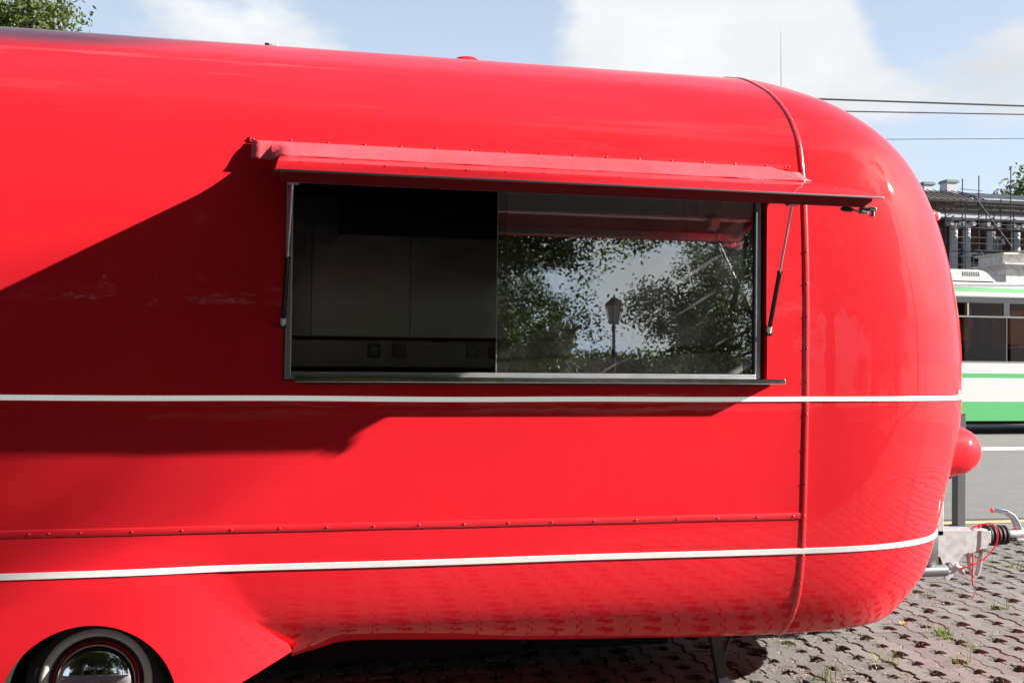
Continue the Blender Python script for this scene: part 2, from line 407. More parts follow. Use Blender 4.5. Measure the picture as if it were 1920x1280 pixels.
me = bpy.data.meshes.new('paver_field'); me.from_pydata(np.concatenate(vv).tolist(), [], ff); me.materials.append(M['paver_stone'])
o = bpy.data.objects.new('paver_field', me); col.objects.link(o); o.parent = pave; o['kind'] = 'stuff'

# kerb, gutter, road and markings
kb = thing('kerb', None, None); kb['kind'] = 'structure'
x = -4.0; i_ = 0
while x < 16:
    b = MB(); b.bbox(x + .004, x + .996, 4.11, 4.42, -.2, .012 + .002 * (i_ % 3), .012)
    o = b.build('kerb_stone', 'kerb_concrete', kb); x += 1.0; i_ += 1
b = MB(); b.box(-30, 60, 4.425, 4.80, -.2, -.002); tag(b.build('gutter', 'kerb_concrete'), kind='structure')
b = MB(); b.add([(-30, 4.61, .003), (60, 4.61, .003), (60, 4.77, .003), (-30, 4.77, .003)], [(0, 1, 2, 3)]); tag(b.build('yellow_edge_line', 'yellow_paint', fix=False), kind='structure')
b = MB(); b.box(-30, 60, 4.80, 4.90, -.2, -.012); tag(b.build('tar_joint', 'tar'), kind='structure')
b = MB(); b.box(-60, 90, 4.90, 24, -.2, 0.0); tag(b.build('road', 'asphalt'), kind='structure')
b = MB(); b.add([(-60, 11.85, .004), (90, 11.85, .004), (90, 12.40, .004), (-60, 12.40, .004)], [(0, 1, 2, 3)]); tag(b.build('white_lane_line', 'road_paint', fix=False), kind='structure')
b = MB(); b.box(-60, 90, 24.0, 60, -.2, .13); tag(b.build('far_pavement', 'kerb_concrete'), kind='structure')

# ================================================================== TRAILER
trailer = thing('food_trailer', 'rounded glossy red food trailer with open serving hatch and white trim lines', 'trailer', (-1.7, 1.1, 0))
T = trailer
XS = 1.385; XT = -6.0
PROF = [(1.1, 3.20), (.95, 3.18), (.817, 3.142), (.724, 3.114), (.619, 3.07), (.505, 3.014), (.381, 2.945), (.277, 2.868), (.188, 2.787), (.128, 2.71), (.09, 2.644), (.065, 2.554), (.045, 2.45), (.033, 2.368), (.018, 2.2), (.006, 2.0), (0, 1.8), (0, 1.515), (0, 1.443), (.006, 1.209), (.018, .89), (.028, .738), (.042, .63), (.066, .53), (.1, .454), (.161, .368), (.25, .295), (.40, .270), (.65, .262), (1.1, .258)]
KZ = [.258, .34, .42, .55, .75, 1.0, 1.2, 1.4, 1.6, 1.8, 2.0, 2.2, 2.5, 2.75, 2.95, 3.1, 3.2]
KA = [.86, .912, .960, 1.042, 1.099, 1.168, 1.228, 1.252, 1.252, 1.236, 1.198, 1.145, 1.013, .819, .569, .251, 0.0]
NN = 2.65
def pchip_fn(xk, yk):
    n = len(xk); h = [xk[i + 1] - xk[i] for i in range(n - 1)]; d = [(yk[i + 1] - yk[i]) / h[i] for i in range(n - 1)]; m = [0] * n
    for i in range(1, n - 1):
        if d[i - 1] * d[i] > 0:
            w1 = 2 * h[i] + h[i - 1]; w2 = h[i] + 2 * h[i - 1]; m[i] = (w1 + w2) / (w1 / d[i - 1] + w2 / d[i])
    m[0] = d[0]; m[-1] = d[-1]
    def f(x):
        i = 0
        while i < n - 2 and x > xk[i + 1]: i += 1
        t = (x - xk[i]) / h[i]; t = max(0, min(1, t))
        return (1 + 2 * t) * (1 - t) ** 2 * yk[i] + t * (1 - t) ** 2 * h[i] * m[i] + t * t * (3 - 2 * t) * yk[i + 1] + t * t * (t - 1) * h[i] * m[i + 1]
    return f
a_of = pchip_fn(KZ, KA)
# smooth profile by arc length (periodic C1 through pchip of y(s), z(s))
ss = [0]
for i in range(1, len(PROF)): ss.append(ss[-1] + math.hypot(PROF[i][0] - PROF[i - 1][0], PROF[i][1] - PROF[i - 1][1]))
fy = pchip_fn(ss, [p[0] for p in PROF]); fz = pchip_fn(ss, [p[1] for p in PROF])
s_in = [ss[i] for i in range(len(PROF)) if PROF[i][1] in (2.368, 1.515)]
samples = sorted(set([round(x, 4) for x in np.linspace(0, ss[-1], 150)] + [round(x, 4) for x in np.linspace(ss[-9], ss[-3], 40)]))
samples = [s_ for s_ in samples if all(abs(s_ - q) > .006 for q in s_in)] + s_in
samples = sorted(samples)
ROWS = [(fy(s_), fz(s_)) for s_ in samples]
zt = [(r[1], r[0]) for r in ROWS][::-1]
def y_of(z):
    # wall offset of the plain section at height z
    for i in range(len(zt) - 1):
        if zt[i][0] <= z <= zt[i + 1][0]:
            t = (z - zt[i][0]) / max(1e-9, zt[i + 1][0] - zt[i][0]); return lerp(zt[i][1], zt[i + 1][1], t)
    return zt[-1][1]
f_xe = pchip_fn([.10, .25, .36, .43, .50, .56], [-.917, -.917, -.917, -.985, -1.063, -1.15])
f_zb = pchip_fn([-9, -2.2, -1.075, -.92, -.80, -.715, -.66, -.55, -.42, -.08, .165, .68, 1.24, 1.385, 3], [.17, .17, .24, .300, .332, .354, .3585, .357, .351, .336, .324, .308, .294, .295, .295])
def smin(a, b, k):
    h = max(0.0, k - abs(a - b)) / k
    return min(a, b) - h * h * k * .25
XE = -.917
def near_pt(X, y0, z0):
    # point of the near wall: tuck-under, wheel fairing with its slanted free edge, belly line
    def zmap(x, panel):
        zb = max(.17, .358 + (x + .917) * .5) if panel else f_zb(x)
        return .46 - (.46 - z0) * (.46 - zb) / (.46 - .295) if z0 < .46 else z0
    panel = X <= XE + 1e-5
    xx = X; z = zmap(X, panel)
    if z0 < .64 and y0 <= .25 and -1.25 < X < -.60:
        for _ in range(3):
            e = lerp(f_xe(min(z, .56)), XE, sst((z - .50) / .12))
            xx = lerp(-1.25, e, (X + 1.25) / (XE + 1.25)) if X <= XE else lerp(e, -.60, (X - XE) / (-.60 - XE))
            z = zmap(xx, panel)
    if X > -.6 or z0 > .92 or y0 > .25: return X, y0, z
    yp = -.004 + .27 * max(0.0, xx + 1.6) ** 2
    ym = smin(y0, yp, .02)
    if z < .50 and not panel: ym = y0
    return xx, lerp(ym, y0, sst((z0 - .66) / .26)), z
xs_ = list(np.arange(-6, -2.3, .25)) + list(np.arange(-2.3, -1.25, .05)) + list(np.arange(-1.25, -1.10, .0125)) + list(np.arange(-1.10, -.86, .006)) + list(np.arange(-.86, -.60, .0125)) + list(np.arange(-.6, 1.385, .06))
xs_ = [x for x in xs_ if all(abs(x - q) > .0029 for q in (-.96, 1.185, XT, XS, -.917)) ] + [-.96, 1.185, XT, XS, -.917, -.9164]
xs_ = sorted(xs_)
NA = 36
phis = [PI / 2 * i / NA for i in range(1, NA + 1)]
def nose_pt(y0, z0, phi):
    a = a_of(z0); s_ = math.sin(phi) ** (2 / NN); c = max(0.0, math.cos(phi)) ** (2 / NN)
    return XS + a * s_, 1.1 - (1.1 - y0) * c, z0
def wall_pt(u, z, off=0.0):
    # u <= XS: station on the straight wall; beyond: XS + nose angle (radians). off = distance proud of the surface
    def P(u, z):
        y0 = y_of(z)
        if u <= XS:
            return Vector(near_pt(u, y0, z))
        return Vector(nose_pt(y0, z, min(PI / 2, u - XS)))
    p = P(u, z)
    if off:
        e = 1e-3
        if u <= XS: du = P(u, z) - P(u - e, z)
        else: du = P(u + e, z) - P(u - e, z) if u < XS + PI / 2 - .01 else Vector((0, 1, 0))
        dz_ = P(u, min(3.19, z + .01)) - P(u, z - .01)
        n = du.cross(dz_).normalized()
        if n.y > 0 and u <= XS: n = -n
        if u > XS and n.x < 0: n = -n
        p = p + n * off
    return p
b = MB(); grid = []
for y0, z0 in ROWS:
    ring = []
    for X in xs_:
        ring.append(near_pt(X, y0, z0))
    for ph in phis:
        p = nose_pt(y0, z0, ph); ring.append(p)
    for ph in phis[-2::-1]:
        p = nose_pt(y0, z0, ph); ring.append((p[0], 2.2 - p[1], p[2]))
    for X in xs_[::-1]: ring.append((X, 2.2 - y0, z0))
    for ph in phis[::2]:
        p = nose_pt(y0, z0, ph); ring.append((XT - (p[0] - XS), 2.2 - p[1], p[2]))
    for ph in phis[-3::-2]:
        p = nose_pt(y0, z0, ph); ring.append((XT - (p[0] - XS), p[1], p[2]))
    grid.append(ring)
n = len(grid[0]); v = [p for r in grid for p in r]; f = []
for j in range(len(grid) - 1):
    for i in range(n):
        i2 = (i + 1) % n
        f.append((j * n + i, j * n + i2, (j + 1) * n + i2, (j + 1) * n + i))
bm = bmesh.new()
bv = [bm.verts.new(p) for p in v]
for q in f:
    try: bm.faces.new([bv[i] for i in q])
    except ValueError: pass
bmesh.ops.remove_doubles(bm, verts=bm.verts, dist=2e-5)
bmesh.ops.recalc_face_normals(bm, faces=bm.faces)
me = bpy.data.meshes.new('body'); bm.to_mesh(me); bm.free()
me.materials.append(M['red_paint']); me.materials.append(M['dark_well'])
body = bpy.data.objects.new('body', me); col.objects.link(body)
cut = MB(); cut.lathe([(0, 0), (0, .335), (.75, .335), (.75, 0)], (-1.70, -.3, .20), (0, 1, 0), n=96, smooth=True)
cu = bpy.data.objects.new('cutter', cut.mesh('cutter', 'dark_well')); col.objects.link(cu)
md = body.modifiers.new('arch', 'BOOLEAN'); md.operation = 'DIFFERENCE'; md.object = cu; md.solver = 'EXACT'; md.material_mode = 'TRANSFER'
dg = bpy.context.evaluated_depsgraph_get(); me2 = bpy.data.meshes.new_from_object(body.evaluated_get(dg)); body.modifiers.clear()
body.data = me2; bpy.data.objects.remove(cu)
me2.name = 'body'
bm = bmesh.new(); bm.from_mesh(me2)
kill = [q for q in bm.faces if (lambda c: -.961 < c.x < 1.186 and 1.514 < c.z < 2.369 and c.y < .3)(q.calc_center_median())]
bmesh.ops.delete(bm, geom=kill, context='FACES')
for q in bm.faces: q.smooth = True
bv = T.location
for q in bm.verts: q.co -= bv
bm.to_mesh(me2); bm.free(); me2.set_sharp_from_angle(angle=R(38))
body.parent = T

# ---- seam piping round the front section
def arc_rows(z_lo, z_hi, n_):
    return [lerp(z_lo, z_hi, i / n_) for i in range(n_ + 1)]
pts = []
for y0, z0 in ROWS:
    if z0 < .262 and y0 > .5: continue
    pts.append((XS, y0, z0))
# outward normals of the section
sec = []
for i, p in enumerate(pts):
    q0 = pts[max(0, i - 1)]; q1 = pts[min(len(pts) - 1, i + 1)]
    t = Vector((q1[1] - q0[1], q1[2] - q0[2])); nrm = Vector((t.y, -t.x)).normalized()
    if nrm.x > 0 and p[1] < .3 and p[2] < 2.9: nrm = -nrm
    if nrm.y < 0 and p[2] > 2.9: nrm = -nrm
    sec.append((p, nrm))
b = MB(); v = []
HW, HH = .014, .0055
shape = [(-HW, -.002), (-HW * .9, HH * .55), (-HW * .5, HH * .92), (0, HH), (HW * .5, HH * .92), (HW * .9, HH * .55), (HW, -.002)]
for p, nn_ in sec:
    for dx, h in shape: v.append((p[0] + dx, p[1] + nn_.x * h, p[2] + nn_.y * h))
k = len(shape); b.add(v, [(i * k + j, i * k + j + 1, (i + 1) * k + j + 1, (i + 1) * k + j) for i in range(len(sec) - 1) for j in range(k - 1)], True)
piping = b.build('seam_piping', 'red_trim', T, sharp=80)
# rivets
rv = MB(); rv.lathe([(0, .0050), (.0015, .0047), (.003, .003), (.0036, 0)], (0, 0, 0), (0, -1, 0), n=8)
rivet_me = rv.mesh('rivet', 'red_trim'); steel_rivet_me = rv.mesh('rivet', 'interior_steel')
def rivet(parent, p):
    p = Vector(p); return inst('rivet', rivet_me, parent, p - T.location)
for z in (2.95, 2.87, 2.76, 2.62, 2.50, 2.44, 2.12, 1.97, 1.82, 1.67, 1.52, 1.37, 1.21, 1.05, .90, .72, .58, .45):
    yy = y_of(z); o = rivet(piping, (XS, yy - HH * (1 if z < 2.7 else .75), z + (0 if z < 2.7 else HH * .6)))

# ---- half round rubbing strip with rivets
def strip_along(us, z_fn, hh, depth, name, m, shape='half', parent=T):
    b = MB(); v = []
    if shape == 'half': sh = [(-hh, -.003), (-hh * .92, depth * .5), (-hh * .6, depth * .88), (0, depth), (hh * .6, depth * .88), (hh * .92, depth * .5), (hh, -.003)]
    else: sh = [(-hh, -.003), (-hh, depth * .9), (-hh * .85, depth), (hh * .85, depth), (hh, depth * .9), (hh, -.003)]
    for u in us:
        z = z_fn(u)
        for dz_, off in sh:
            v.append(wall_pt(u, z + dz_, off))
    k = len(sh); b.add(v, [(i * k + j, i * k + j + 1, (i + 1) * k + j + 1, (i + 1) * k + j) for i in range(len(us) - 1) for j in range(k - 1)], shape == 'half')
    b.add([v[j] for j in range(k)], [tuple(range(k))]); b.add([v[(len(us) - 1) * k + j] for j in range(k)], [tuple(range(k))[::-1]])
    return b.build(name, m, parent, sharp=70)
us_st = list(np.arange(-5.9, 1.36, .12)) + [1.365]
rub = strip_along(us_st, lambda u: .900 + .0006 * math.sin(u * 9), .016, .0065, 'rubbing_strip', 'red_trim')
for X in list(np.arange(-2.9, 1.3, .193)) + [1.33, -1.86]:
    rivet(rub, (X, y_of(.9) - .0062, .9))
us_all = list(np.arange(-5.9, 1.385, .12)) + [XS + PI / 2 * i / 40 for i in range(0, 41)]
strip_along(us_all, lambda u: 1.438 - (.003 * math.exp(-((u + .1) / .9) ** 2) if u < XS else 0) + .0012 * math.sin(u * 5), .0105, .006, 'upper_led_strip', 'led_strip', 'flat')
strip_along(us_all, lambda u: .738 + .0012 * math.sin(u * 4), .0125, .006, 'lower_trim_strip', 'white_trim', 'flat')

# ---- serving window
WX0, WX1, WZ0, WZ1 = -.96, 1.185, 1.515, 2.368
win = bpy.data.objects.new('serving_window', None); col.objects.link(win); win.parent = T
b = MB()
# reveal lining of the opening (red) and aluminium frame
b.box(WX0 - .004, WX0, .0, .075, WZ0, WZ1); b.box(WX1, WX1 + .004, .0, .075, WZ0, WZ1); b.box(WX0, WX1, .0, .075, WZ0 - .004, WZ0); b.box(WX0, WX1, .03, .075, WZ1, WZ1 + .004)
b.build('reveal', 'red_trim', win)
b = MB(); b.bbox(WX0 + .001, WX0 + .027, -.006, .06, WZ0 + .002, WZ1 - .03, .003); b.build('frame_jamb', 'aluminium', win)
b = MB(); b.bbox(WX1 - .050, WX1 - .022, .012, .06, WZ0 + .002, WZ1 - .03, .003); b.build('frame_jamb', 'anodised', win)
b = MB(); b.bbox(WX0 + .029, WX1 - .052, -.004, .065, WZ0 + .001, WZ0 + .020, .002); b.bbox(WX0 + .029, WX1 - .052, .000, .010, WZ0 + .0205, WZ0 + .034, .002); b.build('frame_sill_rail', 'aluminium', win)
b = MB(); b.bbox(WX0 + .002, WX1 - .022, .018, .065, WZ1 - .028, WZ1 - .002, .003); b.build('frame_head_rail', 'aluminium', win)
def pane(x0, x1, y):
    b = MB(); b.box(x0, x1, y, y + .004, WZ0 + .036, WZ1 - .03); p = b.build('sliding_pane', 'window_glass', win)
    e = MB(); e.box(x0 - .0025, x0 - .0002, y - .0005, y + .0045, WZ0 + .036, WZ1 - .03); e.build('ground_edge', 'frosted_glass', win); return p
pane(-.062, 1.128, .028)
pane(-.012, 1.128, .046)
b = MB(); b.bbox(.985, 1.02, .058, .075, WZ0 + .03, WZ1 - .03, .003); b.build('inner_mullion', 'grey_panel', win)
# serving shelf
b = MB(); b.bbox(-.915, 1.236, -.092, -.008, 1.508, 1.530, .003); b.build('serving_shelf', 'polished_shelf', win)
b = MB(); b.box(-.90, 1.17, -.06, -.002, 1.496, 1.507); b.build('shelf_support', 'red_inner', win)

# ---- lifted hatch
HX0, HX1 = -.985, 1.372
hatch = bpy.data.objects.new('lifted_hatch', None); col.objects.link(hatch); hatch.parent = T
def hz_at(y):
    t = (.03 - y) / .66; return 2.448 - .178 * t + .022 * 4 * t * (1 - t) * .5
b = MB(); v = []; NY = 12
ys_ = [lerp(.03, -.635, i / NY) for i in range(NY + 1)]
for yy in ys_: v += [(HX0, yy, hz_at(yy)), (HX1, yy, hz_at(yy))]
for yy in ys_: v += [(HX0, yy, hz_at(yy) - .004), (HX1, yy, hz_at(yy) - .004)]
o_ = 2 * (NY + 1)
f = []
for i in range(NY):
    f += [(2 * i, 2 * i + 2, 2 * i + 3, 2 * i + 1), (o_ + 2 * i, o_ + 2 * i + 1, o_ + 2 * i + 3, o_ + 2 * i + 2), (2 * i, o_ + 2 * i, o_ + 2 * i + 2, 2 * i + 2), (2 * i + 1, 2 * i + 3, o_ + 2 * i + 3, o_ + 2 * i + 1)]
f += [(2 * NY, o_ + 2 * NY, o_ + 2 * NY + 1, 2 * NY + 1), (0, 1, o_ + 1, o_)]
b.add(v, f, True); b.build('hatch_skin', 'red_paint', hatch)
b = MB(); ze = hz_at(-.635)
b.bbox(HX0 - .003, HX1 + .003, -.642, -.630, ze - .006, ze + .002, .002); b.build('edge_trim', 'anodised', hatch)
# box frame under the skin with the front lip
def lip(y0, y1, x0, x1, dep, m, name):
    b = MB(); v = []
    for yy in (y0, y1):
        for xx in (x0, x1): v += [(xx, yy, hz_at(yy) - .005), (xx, yy, hz_at(yy) - .005 - dep)]
    b.add(v, [(0, 1, 3, 2), (4, 6, 7, 5), (0, 4, 5, 1), (2, 3, 7, 6), (0, 2, 6, 4), (1, 5, 7, 3)]); return b.build(name, m, hatch)
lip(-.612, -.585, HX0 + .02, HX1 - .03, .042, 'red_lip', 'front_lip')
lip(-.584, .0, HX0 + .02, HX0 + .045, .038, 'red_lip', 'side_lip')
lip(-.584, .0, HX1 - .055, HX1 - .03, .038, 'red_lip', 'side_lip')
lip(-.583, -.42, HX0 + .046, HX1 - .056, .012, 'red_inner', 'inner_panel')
lip(-.398, .01, HX0 + .046, HX1 - .056, .012, 'grey_panel', 'inner_panel')
lip(-.418, -.400, HX0 + .047, HX1 - .057, .020, 'white_trim', 'panel_joint_strip')
lip(-.590, -.580, HX0 + .018, HX1 - .028, .0455, 'aluminium', 'lower_edge_strip')
# gas struts: top in the hatch, foot on the window jamb
def strut(top, foot):
    top = Vector(top); foot = Vector(foot); d = foot - top; m_ = top + d * .52
    s_ = bpy.data.objects.new('gas_strut', None); col.objects.link(s_); s_.parent = T
    b = MB(); b.tube([top, m_ + d * .03], .0048, 10); b.build('strut_rod', 'aluminium', s_)
    b = MB(); b.tube([m_, foot], .0105, 12); b.tube([m_ - d * .006, m_], .012, 12); b.build('strut_cylinder', 'black_gloss', s_)
    b = MB(); q = m_ + d * .42; b.tube([q, q + d * .05], .0108, 12); b.build('strut_label', 'plastic_white', s_)
    b = MB(); b.lathe([(-.012, 0), (-.012, .012), (.012, .012), (.012, 0)], foot, (1, 0, 0), n=12); b.build('strut_ball_joint', 'dark_steel', s_)
strut((1.107, -.40, 2.282), (1.190, -.012, 1.737))
strut((-.929, -.40, 2.282), (-.968, -.012, 1.737))
for X in (-.935, 1.10):
    b = MB(); b.prism([(-.43, 2.300), (-.35, 2.318), (-.355, 2.275), (-.385, 2.258), (-.41, 2.262)], 0, X - .012, X + .030); b.lathe([(-.02, 0), (-.02, .007), (-.012, .007)], (X, -.39, 2.278), (1, 0, 0), n=10)
    b.build('strut_bracket', 'galvanised', hatch)
# latch handle under the right end
lat = bpy.data.objects.new('latch', None); col.objects.link(lat); lat.parent = T
b = MB(); b.tube([(1.212, -.60, 2.222), (1.225, -.60, 2.222), (1.255, -.60, 2.220), (1.264, -.60, 2.220)], [.006, .0105, .0095, .006], 12); b.build('latch_grip', 'black_rubber', lat)
b = MB(); b.tube([(1.258, -.60, 2.220), (1.285, -.60, 2.214), (1.31, -.60, 2.216)], .005, 8); b.bbox(1.292, 1.327, -.612, -.588, 2.203, 2.232, .006); b.bbox(1.327, 1.362, -.615, -.585, 2.214, 2.233, .006); b.tube([(1.348, -.60, 2.195), (1.348, -.60, 2.222)], .011, 10); b.build('latch_lever', 'chrome', lat)

# vinyl weather flap over the hinge
b = MB(); v = []; flp = [(.043, 2.508), (.036, 2.501), (.012, 2.491), (-.014, 2.476), (-.036, 2.455), (-.056, 2.438), (-.074, 2.428)]
nX = 60
rng2 = np.random.default_rng(5)
wob = np.convolve(rng2.normal(size=nX + 9), np.ones(6) / 6, 'same')[:nX + 1]
for i in range(nX + 1):
    X = lerp(-1.105, 1.335, i / nX)
    for k_, (yy, zz) in enumerate(flp):
        cut_ = 0
        w_ = wob[i] * .0025 * (k_ / 6) + .003 * math.sin(X * 21) * (k_ > 3) * (.4 if abs(X) < .9 else 1)
        if X < HX0: yy = .043 + (yy - .043) * .36; zz -= .002 * max(0, k_ - 3)          # hangs free past the hatch
        if X > 1.28 and k_ < 3: zz = min(zz, 2.478 - .0 * k_)
        v.append((X + (.0 if X < 1.2 else .010 * (k_ - 3)), yy - .3 * w_, zz + w_ * .6))
k = len(flp); b.add(v, [(i * k + j, i * k + j + 1, (i + 1) * k + j + 1, (i + 1) * k + j) for i in range(nX) for j in range(k - 1)], True)
wf = b.build('hinge_weather_flap', 'red_vinyl', T, sharp=75)
sol = wf.modifiers.new('thick', 'SOLIDIFY'); sol.thickness = .003; sol.offset = 0
b = MB(); v = []
for X in np.linspace(-1.115, 1.325, 40):
    v += [(X, y_of(2.502) - .0005, 2.502), (X, y_of(2.502) - .006, 2.503), (X, y_of(2.528) - .006, 2.524), (X, y_of(2.53) - .0005, 2.526)]
b.add(v, [(i * 4 + j, i * 4 + j + 1, (i + 1) * 4 + j + 1, (i + 1) * 4 + j) for i in range(39) for j in range(3)])
cl_ = b.build('clamping_strip', 'red_trim', T)
for X in list(np.arange(-1.10, 1.30, .1535)) + [1.30, 1.318, -1.112]:
    rivet(cl_, (X, y_of(2.515) - .006, 2.515))
for X in np.arange(-.9, 1.36, .157): rivet(hatch, (X, -.40, hz_at(-.40) + .001)).rotation_euler = (R(75), 0, 0)

# ---- inside
inside = T
b = MB(); b.box(-3, 1.30, .08, 2.1, .74, .75); b.build('interior_floor', 'interior_lining', inside, fix=False)
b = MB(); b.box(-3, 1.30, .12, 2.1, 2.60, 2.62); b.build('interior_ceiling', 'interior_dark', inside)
for xx in (-3.02, 1.30):
    b = MB(); b.box(xx, xx + .02, .1, 2.1, .75, 2.6); b.build('interior_end_wall', 'interior_lining', inside)
for z0, z1, yy in ((.75, WZ0 - .005, .078), (WZ1 + .005, 2.60, .10)):
    b = MB(); b.box(-3, 1.30, yy, yy + .01, z0, z1); b.build('interior_lining', 'interior_lining', inside)
for xa, xb in ((-3, WX0 - .005), (WX1 + .005, 1.30)):
    b = MB(); b.box(xa, xb, .078, .088, WZ0 - .005, WZ1 + .005); b.build('interior_lining', 'interior_lining', inside)
xp = [-3, -2.0, -.852, -.238, .56, 1.30]
for i in range(5):
    b = MB(); b.box(xp[i] + .002, xp[i + 1] - .002, 2.085 + .004 * (i % 2), 2.10, 1.735, 2.598); p = b.build('steel_wall_panel', 'interior_steel', inside)
    for z in np.arange(1.78, 2.6, .098):
        b_ = rivet(p, (xp[i + 1] - .02, 2.083, z)); b_.data = steel_rivet_me
b = MB(); b.bbox(-3, 1.30, 2.02, 2.095, 1.54, 1.715, .008); b.build('cable_trunking', 'interior_trunking', inside)
for k_, (X, sock) in enumerate(((-.465, 1), (-.307, 0), (.154, 1), (.296, 1))):
    b = MB(); b.bbox(X - .042, X + .042, 2.008 if sock else 1.985, 2.022, 1.604, 1.690, .006); p = b.build('power_outlet', 'plastic_white', inside)
    if sock:
        b = MB(); b.lathe([(0, .026), (.004, .024), (.004, .0)], (X, 2.0075, 1.647), (0, -1, 0), n=20); b.build('socket_ring', 'interior_trunking', p)
        b = MB()
        for dx in (-.010, .010): b.lathe([(0, .004), (.001, .0)], (X + dx, 2.0028, 1.647), (0, -1, 0), n=8)
        b.build('socket_holes', 'dark_well', p)
b = MB(); b.bbox(-3, 1.30, 1.35, 2.09, .95, 1.43, .01); b.build('work_counter', 'interior_lining', inside)
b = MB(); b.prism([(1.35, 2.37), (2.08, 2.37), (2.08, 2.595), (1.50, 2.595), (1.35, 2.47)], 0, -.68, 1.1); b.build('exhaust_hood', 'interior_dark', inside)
b = MB(); b.box(.985, 1.03, .45, .55, 1.43, 2.6); b.build('inner_post', 'grey_panel', inside)

# ---- wheel
def wheel(cx, cy, cz, sgn):
    w = bpy.data.objects.new('wheel', None); col.objects.link(w); w.parent = T
    ax = (0, -sgn, 0); c = (cx, cy, cz)
    b = MB(); b.lathe([(-.19, .17), (-.19, .25), (-.17, .272), (-.13, .283), (-.06, .283), (-.02, .273), (-.002, .250), (.004, .232), (.004, .216), (-.002, .18), (-.006, .169), (-.03, .168)], c, ax, n=72); b.build('tyre', 'tyre_rubber', w)
    b = MB(); b.lathe([(-.004, .219), (.008, .217), (.0125, .208), (.0125, .196), (.006, .186), (-.004, .183)], c, ax, n=72); b.build('whitewall', 'whitewall_rubber', w)
    b = MB(); b.lathe([(-.02, .1675), (.004, .1665), (.007, .164), (.004, .1605), (-.02, .160)], c, ax, n=72); b.build('rim', 'red_trim', w)
    b = MB(); b.lathe([(-.02, .172), (-.012, .171), (-.012, .1), (-.02, 0)], c, ax, n=48); b.build('wheel_disc', 'black_gloss', w)
    b = MB(); b.lathe([(-.005, .158), (.010, .156), (.024, .148), (.040, .128), (.054, .098), (.063, .060), (.067, .025), (.068, 0)], c, ax, n=72); b.build('hubcap', 'chrome', w, sharp=80)
    return w
wheel(-1.69, .10, .28, 1); wheel(-1.69, 2.10, .28, -1)
b = MB(); b.tube([(-1.69, .3, .28), (-1.69, 1.9, .28)], .04, 12); b.build('axle', 'galvanised', T)
# chassis rails, steady legs
for yy in (.92, 1.28):
    b = MB(); b.box(-5.5, 1.9, yy - .03, yy + .03, .17, .255); b.build('chassis_rail', 'galvanised', T)
for yy in (.42, 1.78):
    leg = bpy.data.objects.new('steady_leg', None); col.objects.link(leg); leg.parent = T
    b = MB(); b.prism([(1.095, .27), (1.150, .27), (1.198, .02), (1.145, .02)], 1, yy - .012, yy - .006); b.prism([(1.095, .27), (1.101, .27), (1.151, .02), (1.145, .02)], 1, yy - .006, yy + .03); b.prism([(1.144, .27), (1.150, .27), (1.198, .02), (1.192, .02)], 1, yy - .006, yy + .03); b.build('leg_channel', 'dark_steel', leg)
    b = MB(); b.tube([(1.16, yy + .02, .10), (1.24, yy + .05, .26)], .008, 8); b.build('leg_brace', 'dark_steel', leg)
    b = MB(); b.bbox(1.12, 1.23, yy - .05, yy + .06, .0, .02, .004); b.build('foot_plate', 'dark_steel', leg)

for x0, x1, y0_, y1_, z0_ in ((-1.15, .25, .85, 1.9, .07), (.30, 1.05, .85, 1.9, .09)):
    b = MB(); b.bbox(x0, x1, y0_, y1_, z0_, .255, .02); b.build('underfloor_sky_block', 'dark_well', T)  # hidden boxes added to keep far-side sky off the ground below
b = MB(); b.box(-5.2, 1.2, 2.02, 2.05, .06, .30); b.build('far_sky_block', 'dark_well', T)  # unseen panel added to block light from the far side
# ---- headlamp pods, markers, roof details
for yy in (.6, 1.6):
    b = MB(); b.lathe([(-.2, .152), (0, .146), (.09, .140), (.16, .128), (.205, .108), (.236, .078), (.25, .04), (.254, 0)], (2.452, yy, 1.135), (1, 0, 0), n=48); b.build('headlamp_pod', 'red_paint', T)
    b = MB(); b.tube([(2.40, yy + .02, .955), (2.52, yy + .02, .975), (2.60, yy + .02, 1.015)], [.022, .02, .014], 10); b.build('bumper_horn', 'black_gloss', T)
    b = MB(); b.tube([(2.39, yy - .005, .958), (2.50, yy - .005, .974), (2.565, yy - .005, 1.0)], [.014, .012, .006], 8); b.build('horn_stripe', 'red_trim', T)
for yy in (.62, 1.58):
    b = MB(); b.lathe([(-.10, .055), (0, .040), (.045, .024)], (2.43, yy, 2.408), (1, 0, -.05), n=20); b.build('marker_lamp', 'red_paint', T)
    b = MB(); b.lathe([(.045, .0245), (.06, .021), (.064, 0)], (2.43, yy, 2.408), (1, 0, -.05), n=20); b.build('marker_lens', 'plastic_white', T)
b = MB(); b.lathe([(0, .085), (.03, .082), (.055, .06), (.066, .02), (.067, 0)], (-.044, 1.1, 3.172), (0, 0, 1), n=32); b.build('roof_dome', 'red_paint', T)
b = MB(); b.bbox(-1.075, -1.035, .97, 1.03, 3.16, 3.200, .006); b.build('roof_vent', 'vent_white', T)
b = MB(); b.bbox(-1.103, -1.079, .97, 1.03, 3.16, 3.202, .004); b.build('vent_flap', 'black_rubber', T)
b = MB(); b.tube([(1.80, 1.1, 3.10), (1.797, 1.1, 3.30), (1.795, 1.1, 3.52)], [.002, .0012, .0008], 6); b.build('whip_antenna', 'black_rubber', T)
b = MB(); b.lathe([(0, .012), (.006, .012), (.006, 0)], wall_pt(XS + .80, 1.462), (.6, -.8, 0), n=12); b.build('trim_screw', 'white_trim', T)

